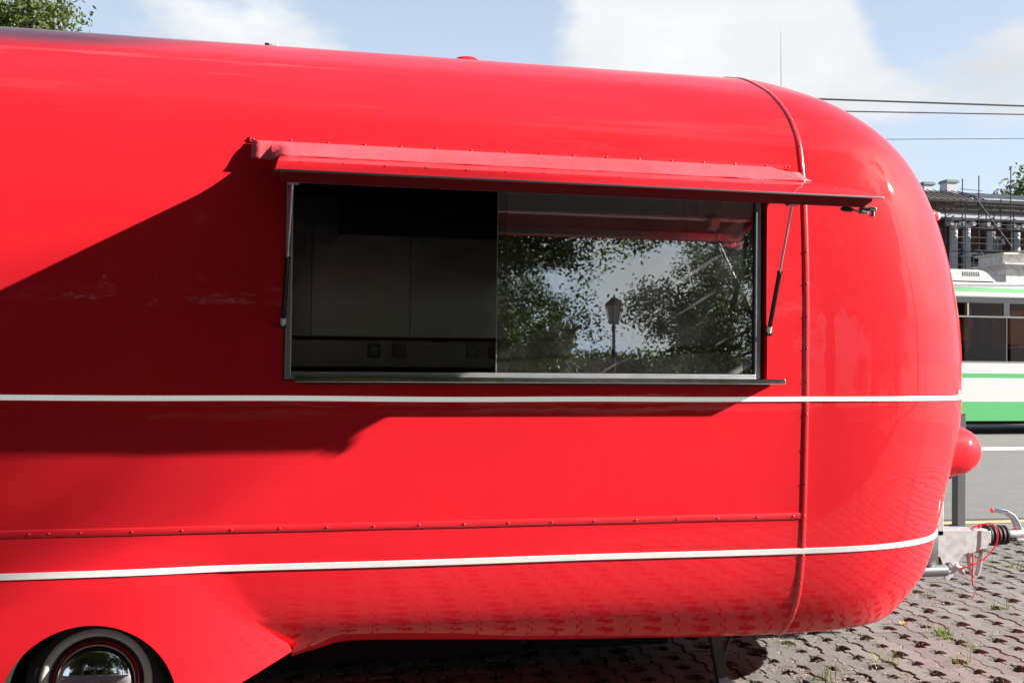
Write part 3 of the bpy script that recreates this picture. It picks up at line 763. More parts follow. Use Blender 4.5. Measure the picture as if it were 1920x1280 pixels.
# ---- towing gear
db = bpy.data.objects.new('drawbar', None); col.objects.link(db); db.parent = T
poly = [(2.55, .632), (3.085, .622), (3.100, .606), (3.098, .565), (3.062, .518), (2.92, .482), (2.885, .452), (2.872, .402), (2.846, .362), (2.812, .335), (2.798, .352), (2.795, .40), (2.762, .478), (2.55, .50)]
b = MB(); b.prism([(x, z) for x, z in poly], 1, .985, 1.001); b.prism(poly, 1, 1.139, 1.155); b.build('drawbar_side_plate', 'galvanised', db)
b = MB(); b.box(2.55, 3.086, 1.0015, 1.1385, .600, .628); b.box(2.55, 3.05, 1.0015, 1.1385, .49, .505); b.bbox(3.086, 3.106, .995, 1.145, .545, .618, .006); b.build('drawbar_top_plate', 'galvanised', db)
b = MB(); b.lathe([(0, 0), (0, .017), (.012, .017), (.012, 0)], (2.818, .984, .425), (0, -1, 0), n=6, smooth=False); b.lathe([(0, .0), (0, .024), (.003, .024), (.003, 0)], (2.818, .985, .425), (0, -1, 0), n=20); b.build('pivot_bolt', 'chrome', db)
b = MB(); b.tube([(2.862, .99, .425), (2.90, .99, .40), (2.918, .99, .375)], [.016, .018, .012], 10); b.build('eye_bracket', 'galvanised', db)
b = MB(); b.lathe([(0, 0), (0, .115), (.012, .12), (.02, .10), (.02, 0)], (2.735, 1.0, .49), (.5, -.8, 0), n=32); b.build('brake_shield', 'dark_steel', db)
b = MB(); b.tube([(2.2, .96, .405), (2.78, .96, .405)], .034, 20); b.build('drawbar_tube', 'anodised', db)
b = MB(); b.bbox(2.745, 2.785, .985, 1.06, .60, .80, .004); b.build('upright_bracket', 'galvanised', db)
b = MB(); prof = [(0, .03)]
for i in range(5):
    x = .006 + i * .029; prof += [(x, .043), (x + .007, .062 - .001 * i), (x + .018, .062 - .001 * i), (x + .025, .043)]
prof += [(.156, .03), (.165, .02), (.18, .02)]
b.lathe(prof, (3.104, 1.06, .583), (1, 0, -.01), n=36); b.build('rubber_bellows', 'black_rubber', db, sharp=60)
b = MB(); b.tube([(3.25, 1.06, .582), (3.33, 1.06, .585), (3.40, 1.06, .59), (3.52, 1.06, .592), (3.60, 1.06, .585)], [.026, .036, .040, .044, .03], 16); b.bbox(3.30, 3.56, 1.02, 1.10, .535, .565, .01); b.build('coupling_head', 'galvanised', db)
b = MB(); b.bbox(3.27, 3.31, 1.035, 1.085, .545, .585, .006); b.build('coupling_lock', 'black_rubber', db)
b = MB(); b.tube([(3.345, 1.06, .60), (3.325, 1.06, .655), (3.295, 1.06, .695), (3.245, 1.06, .722), (3.19, 1.06, .731), (3.165, 1.06, .730)], [.026, .024, .02, .0165, .014, .013], 14); b.build('coupling_handle', 'chrome', db)
b = MB(); b.lathe([(0, .0145), (.008, .0145), (.012, .008), (.012, 0)], (3.165, 1.06, .730), (-1, 0, -.02), n=14); b.build('handle_button', 'pink_plastic', db)
b = MB()
strap = [(2.950, .50), (2.962, .42), (2.975, .372), (2.990, .355), (3.006, .360), (3.018, .385), (3.03, .44), (3.045, .52)]
v = []
for i, (x, z) in enumerate(strap):
    q0 = strap[max(0, i - 1)]; q1 = strap[min(len(strap) - 1, i + 1)]; t = Vector((q1[0] - q0[0], q1[1] - q0[1])).normalized(); nx, nz_ = -t.y * .0035, t.x * .0035
    v += [(x - nx, .975, z - nz_), (x + nx, .975, z + nz_), (x + nx, 1.01, z + nz_), (x - nx, 1.01, z - nz_)]
b.add(v, [(i * 4 + j, i * 4 + (j + 1) % 4, (i + 1) * 4 + (j + 1) % 4, (i + 1) * 4 + j) for i in range(len(strap) - 1) for j in range(4)] + [(0, 1, 2, 3), (28, 31, 30, 29)]); b.build('wheel_strap', 'galvanised', db)
def smooth_path(pts, n=6):
    out = []
    for i in range(len(pts) - 1):
        p0 = Vector(pts[max(0, i - 1)]); p1 = Vector(pts[i]); p2 = Vector(pts[i + 1]); p3 = Vector(pts[min(len(pts) - 1, i + 2)])
        for k_ in range(n):
            t = k_ / n; out.append(.5 * ((2 * p1) + (p2 - p0) * t + (2 * p0 - 5 * p1 + 4 * p2 - p3) * t * t + (3 * p1 - p0 - 3 * p2 + p3) * t ** 3))
    out.append(Vector(pts[-1])); return out
b = MB()
b.tube(smooth_path([(3.03, 1.07, .626), (3.045, 1.02, .65), (3.075, .975, .667), (3.105, .96, .655), (3.12, .955, .605), (3.105, .955, .54), (3.055, .955, .485), (2.99, .955, .445), (2.90, .965, .415), (2.875, .985, .41)]), .0042, 8)
b.tube(smooth_path([(2.965, .97, .50), (2.962, .965, .42), (2.958, .965, .35), (2.963, .965, .31)]), .0042, 8)
b.build('breakaway_cable', 'red_cable', db)
b = MB(); b.tube(smooth_path([(2.963, .965, .31), (2.968, .96, .28), (2.955, .95, .25), (2.935, .945, .235), (2.95, .945, .225), (2.975, .95, .25), (2.966, .96, .285)]), .0025, 6); b.build('cable_clip', 'chrome', db)
b = MB(); b.lathe([(0, .009), (.02, .009), (.024, .005), (.03, .0)], (3.065, 1.05, .624), (0, 0, 1), n=10); b.build('cable_stop', 'red_cable', db)

# ================================================================== BUS
bus = thing('city_bus', 'white city bus with green stripes and tinted windows on the road behind the trailer', 'bus', (13.0, 16.45, 0))
BX0, BX1, BY0, BY1 = 7.6, 19.6, 15.2, 17.7
b = MB(); b.prism([(BY0, .31), (BY0, 1.60), (BY0 + .06, 1.60), (BY0 + .06, .36), (BY1 - .06, .36), (BY1 - .06, 1.60), (BY1, 1.60), (BY1, .31)], 0, BX0, BX1)
b.build('lower_body', 'bus_white', bus)
b = MB(); b.prism([(BY0, 3.05), (BY0, 3.24), (BY0 + .015, 3.30), (BY0 + .06, 3.355), (BY0 + .14, 3.385), (BY0 + .5, 3.40), (BY1 - .5, 3.40), (BY1 - .14, 3.385), (BY1 - .06, 3.355), (BY1 - .015, 3.30), (BY1, 3.24), (BY1, 3.05), (BY1 - .05, 3.05), (BY1 - .05, 3.20), (BY0 + .05, 3.20), (BY0 + .05, 3.05)], 0, BX0, BX1)
b.build('roof', 'bus_white', bus, sharp=30)
for xx in (BX0, BX1):
    b = MB(); b.box(xx - .04, xx + .04, BY0, BY1, .31, 1.6); b.box(xx - .04, xx + .04, BY0, BY1, 2.95, 3.3); b.box(xx - .04, xx + .04, BY0, BY0 + .12, 1.6, 2.95); b.box(xx - .04, xx + .04, BY1 - .12, BY1, 1.6, 2.95); b.build('end_panel', 'bus_white', bus)
    b = MB(); b.box(xx - .015, xx + .015, BY0 + .121, BY1 - .121, 1.601, 2.949); b.build('end_window', 'bus_glass', bus)
for z0, z1, m in ((3.155, 3.240, 'bus_light_green'), (1.262, 1.355, 'bus_green'), (.312, .735, 'bus_green')):
    b = MB(); b.box(BX0, BX1, BY0 - .003, BY0 - .0005, z0, z1); b.build('green_stripe', m, bus)
b = MB(); b.box(BX0, BX1, BY0 - .012, BY0 + .03, 3.022, 3.052); b.box(BX0, BX1, BY0 - .008, BY0 + .03, 1.598, 1.625); b.build('drip_rail', 'bus_seal', bus)
# window band: frame, mullions every 1.43 m, slider row on top
mull = [14.265 + 1.43 * k_ for k_ in range(-4, 4)]
b = MB(); b.box(BX0 + .05, BX1 - .05, BY0 - .004, BY0 + .03, 2.905, 3.021); b.build('window_header', 'bus_frame', bus)
for X in mull:
    b = MB(); b.box(X - .075, X + .075, BY0 - .003, BY0 + .03, 2.62, 2.904); b.box(X - .018, X + .018, BY0 - .003, BY0 + .03, 1.626, 2.585); b.build('window_post', 'bus_frame', bus)
for i in range(len(mull) - 1):
    x0, x1 = mull[i], mull[i + 1]
    b = MB(); b.box(x0 - .0, x1, BY0 - .006, BY0 + .028, 2.585, 2.62); wdw = b.build('window_bar', 'bus_seal', bus)
    b = MB(); b.box(x0 + .019, x1 - .019, BY0 + .008, BY0 + .014, 1.626, 2.584); b.build('main_pane', 'bus_glass', bus)
    b = MB(); b.box(x0 + .076, x1 - .076, BY0 + .012, BY0 + .018, 2.621, 2.904); b.build('top_pane', 'bus_glass', bus)
    b = MB(); b.box(x1 - .98, x1 - .94, BY0 + .002, BY0 + .011, 2.621, 2.904); b.build('slider_stile', 'bus_panel', bus)
    # far side: lower half glazed, header shaded
    b = MB(); b.box(x0 + .05, x1 - .05, BY1 - .03, BY1 - .02, 1.61, 2.9); b.build('far_pane', 'bus_glass', bus)
    b = MB(); b.box(x0 - .05, x0 + .05, BY1 - .05, BY1, 1.601, 2.95); b.build('far_post', 'bus_panel', bus)
b = MB(); b.box(BX0 + .05, BX1 - .05, BY1 - .05, BY1, 2.90, 3.049); b.build('far_header', 'bus_panel', bus)
b = MB(); b.box(BX0 + .1, BX1 - .1, BY0 + .07, BY1 - .07, .75, .80); b.build('bus_floor', 'bus_floor', bus)
b = MB(); b.box(BX0 + .1, BX1 - .1, BY0 + .08, BY1 - .08, 3.10, 3.12); b.build('bus_ceiling', 'bus_panel', bus)
seat = MB(); seat.bbox(-.22, .22, -.43, .43, .42, .50, .03); seat.bbox(-.24, -.17, -.43, .43, .50, 1.12, .03); seat.tube([(-.2, -.30, 1.1), (-.2, -.30, 1.2), (-.2, .30, 1.2), (-.2, .30, 1.1)], .018, 8); seat.box(-.03, .03, -.05, .05, 0, .42)
seat_me = seat.mesh('seat', 'bus_seat')
for k_, X in enumerate(np.arange(8.6, 19, .82)):
    for yy in (15.75, 17.1): inst('seat', seat_me, bus, (X - 13.0, yy - 16.45, .80))
for z in (1.79, 2.05):
    b = MB(); b.tube([(12.6, BY0 + .14, z), (13.9, BY0 + .14, z)], .014, 8); b.build('guard_rail', 'bus_rail', bus)
b = MB(); b.tube([(13.92, 15.6, .8), (13.92, 15.6, 3.1)], .018, 8); b.tube([(13.86, 15.4, 2.3), (13.99, 15.4, 2.05), (14.03, 15.4, 1.8)], .012, 8); b.build('grab_pole', 'bus_rail', bus)
b = MB(); b.box(13.30, 13.43, BY0 + .019, BY0 + .021, 2.36, 2.56); b.build('notice', 'paper', bus)
b = MB(); b.box(13.0, 13.26, BY0 + .019, BY0 + .021, 2.06, 2.56); b.build('notice', 'paper', bus)
# rooftop unit
b = MB(); hp = [(9.2, 3.38), (9.5, 3.60), (9.65, 3.64), (13.58, 3.64), (13.72, 3.62), (13.84, 3.56), (13.95, 3.46), (14.05, 3.39)]
b.prism(hp, 1, BY0 + .06, BY1 - .06); b.build('roof_unit', 'bus_white', bus)
for k_ in range(8):
    b = MB(); x = 13.20 + k_ * .056; b.prism([(x + .012, 3.495), (x + .034, 3.495), (x + .022, 3.59), (x, 3.59)], 1, BY0 + .054, BY0 + .0605); b.build('vent_slot', 'bus_seal', bus)
for X in (9.9, 17.0):
    for yy, sg in ((BY0 + .15, 1), (BY1 - .15, -1)):
        b = MB(); b.lathe([(-.28, 0), (-.28, .40), (-.24, .47), (-.02, .48), (.02, .44), (.02, .27), (-.06, .25), (-.06, 0)], (X, yy, .48), (0, -sg, 0), n=36); b.build('wheel', 'tyre_rubber', bus)
b = MB(); b.box(BX0 + .2, BX1 - .2, BY0 + .25, BY1 - .25, .22, .35); b.build('underframe', 'dark_well', bus)

# ================================================================== POST
post = thing('steel_post', 'dark grey square steel post standing beside the road kerb behind the drawbar', 'post', (5.43, 4.525, 0))
b = MB(); b.bbox(5.378, 5.468, 4.48, 4.57, -.02, 1.095, .004); b.build('post_tube', 'post_paint', post)
b = MB(); b.bbox(5.374, 5.472, 4.476, 4.574, 1.0955, 1.106, .003); b.build('post_cap', 'post_paint', post)
b = MB(); b.bbox(5.36, 5.486, 4.462, 4.588, .001, .009, .002); b.build('base_plate', 'post_paint', post)

# ================================================================== BUILDING
bld = thing('columned_building', 'old brown building with white columns, grey metal roof and chimneys behind scaffolding', 'building', (40, 50, 0))
BY = 45.6
b = MB(); b.box(22, 70, BY, BY + 14, 0, 10.2); b.build('wall', 'brick_dark', bld)
b = MB(); b.box(21.7, 70.3, BY - .9, BY - .002, 9.55, 9.80); b.build('architrave', 'plaster_white', bld)
b = MB(); b.box(21.8, 70.2, BY - .75, BY - .002, 9.801, 10.32); b.build('frieze', 'entablature', bld)
for k_, (z0, z1, d) in enumerate(((10.321, 10.40, .95), (10.401, 10.52, 1.25), (10.521, 10.58, 1.4))):
    b = MB(); b.box(21.5, 70.5, BY - d, BY + .3, z0, z1); b.build('cornice', 'plaster_white' if k_ else 'entablature', bld)
b = MB()
xr0, xr1, yr0, yr1 = 34.0, 70.6, BY - 1.4, BY + 15
b.add([(xr0, yr0, 10.585), (xr1, yr0, 10.585), (xr1, yr1, 10.585), (xr0, yr1, 10.585), (38.2, BY + 6.0, 12.25), (66.0, BY + 6.0, 12.25)], [(0, 1, 5, 4), (1, 2, 5), (2, 3, 4, 5), (3, 0, 4)])
b.build('roof', 'roof_metal', bld)
b = MB(); b.add([(21.5, yr0, 10.585), (36.5, yr0, 10.585), (36.5, yr1, 10.585), (21.5, yr1, 10.585), (24, BY + 6, 11.45), (35.0, BY + 6, 11.35)], [(0, 1, 5, 4), (1, 2, 5), (2, 3, 4, 5), (3, 0, 4)]); b.build('roof', 'roof_metal', bld)
for x0 in np.arange(34.9, 68, 1.1):
    b = MB(); t = min(1, max(0, (x0 - 34) / 4.2)); yt = lerp(yr0, BY + 6, min(1, t)); zt_ = lerp(10.585, 12.25, min(1, t)); b.tube([(x0, yr0, 10.60), (x0, yt, zt_ + .012)], .02, 5); b.build('roof_seam', 'roof_metal', bld)
for x0, x1, z1 in ((35.8, 36.5, 12.30), (34.3, 34.95, 12.10)):
    b = MB(); b.box(x0, x1, 48.0, 48.7, 10.6, z1 - .16); ch = b.build('chimney', 'plaster_white', bld)
    b = MB(); b.box(x0 - .07, x1 + .07, 47.93, 48.77, z1 - .16, z1 - .06); b.box(x0 - .02, x1 + .02, 47.98, 48.72, z1 - .06, z1); b.build('chimney_cap', 'roof_metal', ch)
def column(xc, w):
    c = bpy.data.objects.new('column', None); col.objects.link(c); c.parent = bld
    yc = BY - .45; r = w / 2
    b = MB(); b.lathe([(3.6, r * 1.06), (6.0, r * 1.03), (9.0, r * .92)], (xc, yc, 0), (0, 0, 1), n=28); b.build('shaft', 'plaster_white', c)
    b = MB(); b.lathe([(9.0, r * .95), (9.03, r * 1.08), (9.07, r * .95), (9.16, r * 1.0), (9.24, r * 1.15)], (xc, yc, 0), (0, 0, 1), n=28); b.box(xc - r * 1.4, xc + r * 1.4, yc - r * 1.3, yc + r * 1.3, 9.42, 9.545); b.build('capital', 'plaster_white', c)
    for sx in (-1, 1):
        b = MB(); b.lathe([(-r * 1.2, 0), (-r * 1.2, .12), (-r * .9, .15), (r * .9, .15), (r * 1.2, .12), (r * 1.2, 0)], (xc + sx * r * 1.2, yc, 9.27), (0, 1, 0), n=18); b.build('volute', 'plaster_white', c)
    b = MB(); b.box(xc - r * 1.3, xc + r * 1.3, yc - r * 1.3, yc + .44, 0, 3.3); b.box(xc - r * 1.4, xc + r * 1.4, yc - r * 1.4, yc + .44, 3.3, 3.6); b.build('pedestal', 'plaster_pale', c)
for xc, w in ((34.21, .46), (34.98, .52), (36.52, .54), (38.14, .50), (39.7, .52), (41.3, .52)): column(xc, w)
def arch_window(xc, zb, w, h):
    wn_ = bpy.data.objects.new('window', None); col.objects.link(wn_); wn_.parent = bld
    pts = [(xc - w / 2, zb), (xc + w / 2, zb)] + [(xc + w / 2 * math.cos(a), zb + h - w / 2 + w / 2 * math.sin(a)) for a in np.linspace(0, PI, 13)]
    b = MB(); b.prism(pts, 1, BY - .06, BY - .02); b.build('pane', 'glass_dark', wn_)
    out = [(xc + (w / 2 + .16) * math.cos(a), zb + h - w / 2 + (w / 2 + .16) * math.sin(a)) for a in np.linspace(0, PI, 13)]; inn = [(xc + (w / 2) * math.cos(a), zb + h - w / 2 + (w / 2) * math.sin(a)) for a in np.linspace(0, PI, 13)]
    b = MB(); b.prism(out + inn[::-1], 1, BY - .14, BY - .01); b.box(xc - w / 2 - .2, xc + w / 2 + .2, BY - .18, BY - .003, zb - .16, zb); b.build('surround', 'plaster_pale', wn_)
    b = MB(); b.box(xc - .025, xc + .025, BY - .09, BY - .061, zb, zb + h - .03); b.box(xc - w / 2, xc + w / 2, BY - .085, BY - .062, zb + h - w / 2 - .025, zb + h - w / 2 + .025); b.build('glazing_bar', 'plaster_white', wn_)
arch_window(37.28, 7.92, .62, .62); arch_window(35.75, 6.4, .9, 1.2); arch_window(40.5, 7.92, .62, .62)
b = MB(); b.box(34.6, 36.4, BY - .3, BY - .003, 7.62, 7.72); b.box(36.6, 41, BY - .3, BY - .003, 7.62, 7.72); b.build('string_course', 'plaster_pale', bld)

# scaffolding: every pole, plank deck and brace its own part
scf = thing('scaffolding', 'dark tube scaffolding with plank decks and a sheet canopy in front of the columns', 'scaffolding', (36, 43.5, 0))
def pole(name, p, q, r=.028, m='scaffold_steel'):
    b = MB(); b.tube([p, q], r, 6); return b.build(name, m, scf)
ups = [33.05, 33.55, 34.10, 34.35, 35.52, 35.72, 36.05, 36.32, 37.28, 37.55, 37.98, 38.25, 39.4, 40.6, 41.8]
rs_ = random.Random(4)
for i, X in enumerate(ups):
    yy = 43.2 if i % 2 else 44.2
    top = 12.2 if abs(X - 36.32) < .01 else (11.6 if X in (34.35, 34.10) else 10.3 + rs_.random() * .15)
    pole('upright_pole', (X, yy, 0), (X + rs_.uniform(-.04, .04), yy, top), .032)
for z in (6.3, 6.8, 7.25, 7.55, 7.95, 8.25, 8.75, 9.0, 9.25, 9.75, 10.05):
    pole('ledger_pole', (32.6, 43.2 - .05, z + rs_.uniform(-.04, .04)), (42.2, 43.15, z + rs_.uniform(-.04, .04)), .022)
for z in (7.6, 8.8, 9.9):
    pole('ledger_pole', (32.6, 44.2, z), (42.2, 44.2, z), .022)
for X in (33.6, 34.2, 36.2, 38.0, 39.4):
    for z in (7.65, 8.82, 9.95): pole('transom_pole', (X - .5, 42.7, z - .12), (X + .25, 44.5, z + .12), .024)
for z in (7.58, 8.78, 9.82):
    for k_ in range(3):
        b = MB(); b.box(35.0, 42.0, 43.35 + k_ * .26, 43.58 + k_ * .26, z, z + .045); b.build('deck_plank', 'scaffold_wood', scf)
for p, q in (((34.1, 43.1, 10.35), (36.3, 43.1, 7.8)), ((34.4, 43.1, 7.5), (35.3, 43.1, 6.3)), ((32.8, 43.1, 8.6), (34.3, 43.1, 9.3)), ((38.2, 43.1, 9.9), (40.6, 43.1, 7.6))): pole('brace_pole', p, q, .028)
pole('brace_pole', (33.9, 43.0, 10.5), (34.0, 43.0, 10.0), .03)
b = MB(); b.add([(30.5, 42.2, 10.05), (33.2, 42.2, 10.05), (33.7, 44.6, 10.85), (30.5, 44.6, 10.85), (30.5, 42.2, 10.10), (33.2, 42.2, 10.10), (33.7, 44.6, 10.90), (30.5, 44.6, 10.90)], [(0, 3, 2, 1), (4, 5, 6, 7), (0, 1, 5, 4), (1, 2, 6, 5), (2, 3, 7, 6), (3, 0, 4, 7)]); b.build('canopy_sheet', 'scaffold_wood', scf)
for X in np.arange(30.8, 34.0, .38): pole('canopy_rafter', (X, 42.1, 10.14), (X + .42, 44.9, 11.04), .03, 'scaffold_wood')
pole('canopy_rafter', (33.8, 44.0, 11.0), (35.3, 44.2, 10.98), .018)

# gatehouse
gate = thing('stone_gatehouse', 'low pale stone gatehouse with flat slab roof behind the bus', 'gatehouse', (41, 39, 0))
GY = 37.0
b = MB(); b.box(31.2, 44, GY, GY + 1.9, 0, 6.02); b.build('wall', 'plaster_pale', gate)
for k_, (z0, z1, d) in enumerate(((6.021, 6.1, .12), (6.101, 6.17, .22), (6.171, 6.23, .32))):
    b = MB(); b.box(31.2 - d, 44 + d, GY - d, GY + 1.9 + d, z0, z1); b.build('cornice_moulding', 'plaster_pale', gate)
b = MB(); b.box(31.1, 44, GY + .1, GY + 1.85, 6.231, 6.66); b.build('parapet', 'plaster_pale', gate)
b = MB(); b.box(31.0, 44.3, GY - .1, GY + 2.0, 6.661, 6.74); b.build('slab_roof', 'slab_stone', gate)
b = MB(); b.box(32.2, 44.5, GY - .25, GY + 2.0, 6.8, 6.9); b.box(32.4, 44.3, GY - .05, GY + 1.9, 6.741, 6.8); b.build('slab_roof', 'slab_stone', gate)

# ================================================================== TREES
def tree(name, label, cat, loc, h, crown_h, rad, nleaf, leaf, seed, m='leaves', group=None, trunk_r=.22, low=None, hang=0):
    t = thing(name, label, cat, loc, group); rg = np.random.default_rng(seed)
    lz = h - crown_h
    b = MB(); p = [Vector((0, 0, -.1))]
    for i in range(1, 7): p.append(Vector((rg.normal() * .06 * i, rg.normal() * .06 * i, (h * .80) * i / 6)))
    L = Vector(loc); b.tube([q + L for q in p], [trunk_r * (1 - .13 * i) for i in range(7)], 10); b.build('trunk', 'bark', t)
    tips = []; lb = MB()
    for k in range(26):
        z0 = lz * .75 + (h * .75 - lz * .75) * (k / 25) ** .9; an = k * 2.4 + rg.normal() * .4; fr = (z0 - lz * .75) / (h - lz * .75)
        ln = rad * (.55 + .5 * math.sin(PI * min(1, .2 + fr * .8))) * rg.uniform(.75, 1.1)
        st_ = Vector((0, 0, z0)); dirv = Vector((math.cos(an), math.sin(an), rg.uniform(.05, .5) + fr * .4))
        mid = st_ + dirv * ln * .5; end = st_ + dirv * ln + Vector((0, 0, -hang * ln * (1 - fr)))
        lb.tube([st_ + L, mid + L, end + L], [trunk_r * .32, trunk_r * .2, trunk_r * .06], 6)
        for q in np.linspace(.35, 1, 5): tips.append((lerp(mid, end, (q - .35) / .65) if q > .5 else lerp(st_, mid, q * 1.6), q))
    for k in range(8): tips.append((Vector((rg.normal() * rad * .25, rg.normal() * rad * .25, h - rg.uniform(0, .2) * crown_h)), 1))
    lb.build('limbs', 'bark', t)
    cen = np.array([tuple(q) for q, _ in tips]); nc = len(cen)
    sub = cen[rg.integers(0, nc, nc * 5)] + rg.normal(size=(nc * 5, 3)) * np.array([.13, .13, .10]) * rad
    cl_ = rg.integers(0, len(sub), nleaf)
    pos = sub[cl_] + rg.normal(size=(nleaf, 3)) * rad * np.array([.07, .07, .055])
    a = rg.normal(size=(nleaf, 3)); a /= np.linalg.norm(a, axis=1)[:, None]
    n_ = rg.normal(size=(nleaf, 3)) + np.array([0, 0, .8]); bb = np.cross(a, n_); bb /= np.linalg.norm(bb, axis=1)[:, None] + 1e-9
    s_ = leaf * rg.uniform(.6, 1.25, (nleaf, 1))
    q0 = pos - a * s_; q1 = pos + bb * s_ * .5; q2 = pos + a * s_; q3 = pos - bb * s_ * .5
    V = np.stack([q0, q1, q2, q3], 1).reshape(-1, 3)
    me = bpy.data.meshes.new('crown'); me.vertices.add(len(V)); me.vertices.foreach_set('co', V.ravel())
    me.loops.add(len(V)); me.loops.foreach_set('vertex_index', np.arange(len(V), dtype=np.int32))
    me.polygons.add(nleaf); me.polygons.foreach_set('loop_start', np.arange(0, len(V), 4, dtype=np.int32)); me.polygons.foreach_set('loop_total', np.full(nleaf, 4, dtype=np.int32))
    me.update(); me.validate(); me.materials.append(M[m])
    o = bpy.data.objects.new('crown', me); col.objects.link(o); o.parent = t
    return t
def copy_tree(src, label, loc, rz, sc, group=None):
    r = src.copy(); col.objects.link(r); r.location = loc; r.rotation_euler = (0, 0, rz); r.scale = (sc, sc, sc); r['label'] = label
    if group: r['group'] = group
    for ch in list(src.children):
        c = ch.copy(); col.objects.link(c); c.parent = r
    return r
tree('leafy_tree', 'leafy green tree rising above the left end of the trailer roof', 'tree', (-8.3, 15.5, 0), 9.4, 7.2, 3.3, 110000, .06, 11)
tree('leafy_tree', 'round green tree rising behind the grey metal roof at the right edge', 'tree', (55.6, 62.0, 0), 15.7, 10.4, 6.2, 60000, .17, 12)
# trees across the yard, seen only in the reflections; some added for shade
GR = 'trees across the yard'
t1 = tree('yard_tree', 'tall dense yard tree mirrored in the left part of the sliding panes', 'tree', (2.6, -19.5, 0), 10.5, 9.0, 3.6, 60000, .06, 21, 'leaves', GR, .15, hang=.35)
t2 = tree('yard_tree', 'slender yard tree mirrored in the right part of the sliding panes', 'tree', (10.4, -21.0, 0), 9.0, 8.0, 2.7, 46000, .06, 22, 'leaves_dark', GR, .13, hang=.3)
for lab, loc, rz, sc, src in (('yard tree mirrored left of centre in the red side wall', (-3.2, -16.5, 0), 1.0, 1.45, t1), ('yard tree mirrored at the far left of the red side wall', (-13.5, -16.5, 0), 2.3, 1.4, t1),
                              ('yard tree mirrored in the wheel hubcap', (-6.4, -20.0, 0), 4.0, .9, t2), ('broad yard tree standing farthest left across the yard', (-17, -18, 0), .6, 1.25, t1), ('bushy yard tree beyond the street lamp', (7.4, -38, 0), .3, .8, t2)):
    copy_tree(src, lab, loc, rz, sc, GR)
t3 = tree('sky_screen_tree', 'tall spreading canopy tree behind the camera, nearest the trailer, added to screen the sky', 'tree', (-3.5, -11.5, 0), 16.0, 10.5, 6.0, 130000, .10, 31, 'leaves', GR, .35)  # unseen canopies added to cut sky light on the near wall
for lab, loc, rz, sc in (('tall canopy tree added behind the camera on the far left to screen the sky', (-15, -10.5, 0), 2.0, 1.05), ('tall canopy tree added behind the camera, second row, to screen the sky', (0.2, -18.5, 0), 4.4, 1.0), ('tall canopy tree added left of the trailer tail to screen the sky', (-25, -6, 0), 1.0, 1.0), ('tall canopy tree added overhead behind the camera to screen the sky', (-6.0, -8.6, 0), 3.1, .95), ('tall canopy tree added to the right behind the camera to shade the yard', (9.8, -13.5, 0), 5.5, .95)):
    copy_tree(t3, lab, loc, rz, sc, GR)
tree('avenue_tree', 'tall sparse avenue tree far off towards the sun', 'tree', (33.5, -13.15, 0), 24.0, 2.0, 2.5, 3600, .2, 51, 'leaves', GR, .3)
tree('avenue_tree', 'very tall slim avenue tree far off towards the sun', 'tree', (33.5, -9.3, 0), 29.0, 2.4, 1.5, 2600, .16, 52, 'leaves', GR, .10)
t4 = tree('small_tree', 'small round yard tree added out of view to shade the paving right of the camera', 'tree', (9.8, -8.3, 0), 8.6, 5.2, 2.0, 26000, .13, 41, 'leaves', GR, .16)  # unseen pair of trees added so their shade falls on the paving
copy_tree(t4, 'small round yard tree added further right to shade the paving', (14.8, -9.2, 0), 2.2, 1.15, GR)
for lab, loc, rz, sc in (('low bushy yard tree mirrored near the left edge of the panes', (4.3, -25, 0), 1.0, .42), ('low bushy yard tree mirrored beside the lamp', (7.1, -28, 0), 3.0, .36), ('low bushy yard tree mirrored at the right jamb', (11.8, -26, 0), 5.0, .45)):
    copy_tree(t4, lab, loc, rz, sc, GR)
for lab, loc, rz, sc in (('spreading yard tree added to shade the paving right of the camera', (16.5, -14.5, 0), 1.2, .95), ('yard tree added to shade the paving further right', (23.5, -15.6, 0), 2.9, 1.05),  # these two are added out of view to shade the paving
                         ('yard tree nearest behind the camera on the left', (-9.0, -11.5, 0), 5.2, 1.25)):
    copy_tree(t1, lab, loc, rz, sc, GR)

# hedges across the yard; the long tall one is added to darken wall reflections
def hedge(label, x0, x1, y, h, nh, seed):
    cx = (x0 + x1) / 2; hd = thing('clipped_hedge', label, 'hedge', (cx, y, 0))
    b = MB(); b.box(x0, x1, y - .5, y + .5, -.05, h - .3); b.build('hedge_core', 'bark', hd)
    rgh = np.random.default_rng(seed)
    ph = np.stack([rgh.uniform(x0 - .2, x1 + .2, nh), rgh.uniform(y - .75, y + .75, nh), rgh.uniform(0, h, nh) + .15 * rgh.normal(size=nh)], 1) - np.array([cx, y, 0])
    ah = rgh.normal(size=(nh, 3)); ah /= np.linalg.norm(ah, axis=1)[:, None]; bh = np.cross(ah, rgh.normal(size=(nh, 3))); bh /= np.linalg.norm(bh, axis=1)[:, None]
    sh_ = .11 * rgh.uniform(.6, 1.2, (nh, 1)); Vh = np.stack([ph - ah * sh_, ph + bh * sh_ * .5, ph + ah * sh_, ph - bh * sh_ * .5], 1).reshape(-1, 3)
    me = bpy.data.meshes.new('hedge_leaves'); me.vertices.add(len(Vh)); me.vertices.foreach_set('co', Vh.ravel()); me.loops.add(len(Vh)); me.loops.foreach_set('vertex_index', np.arange(len(Vh), dtype=np.int32))
    me.polygons.add(nh); me.polygons.foreach_set('loop_start', np.arange(0, len(Vh), 4, dtype=np.int32)); me.polygons.foreach_set('loop_total', np.full(nh, 4, dtype=np.int32)); me.update(); me.validate(); me.materials.append(M['leaves_dark'])
    o = bpy.data.objects.new('hedge_leaves', me); col.objects.link(o); o.parent = hd
hedge('long tall clipped hedge across the yard, added to darken the reflection low in the red side wall', -30, 3.4, -24, 3.45, 60000, 77)
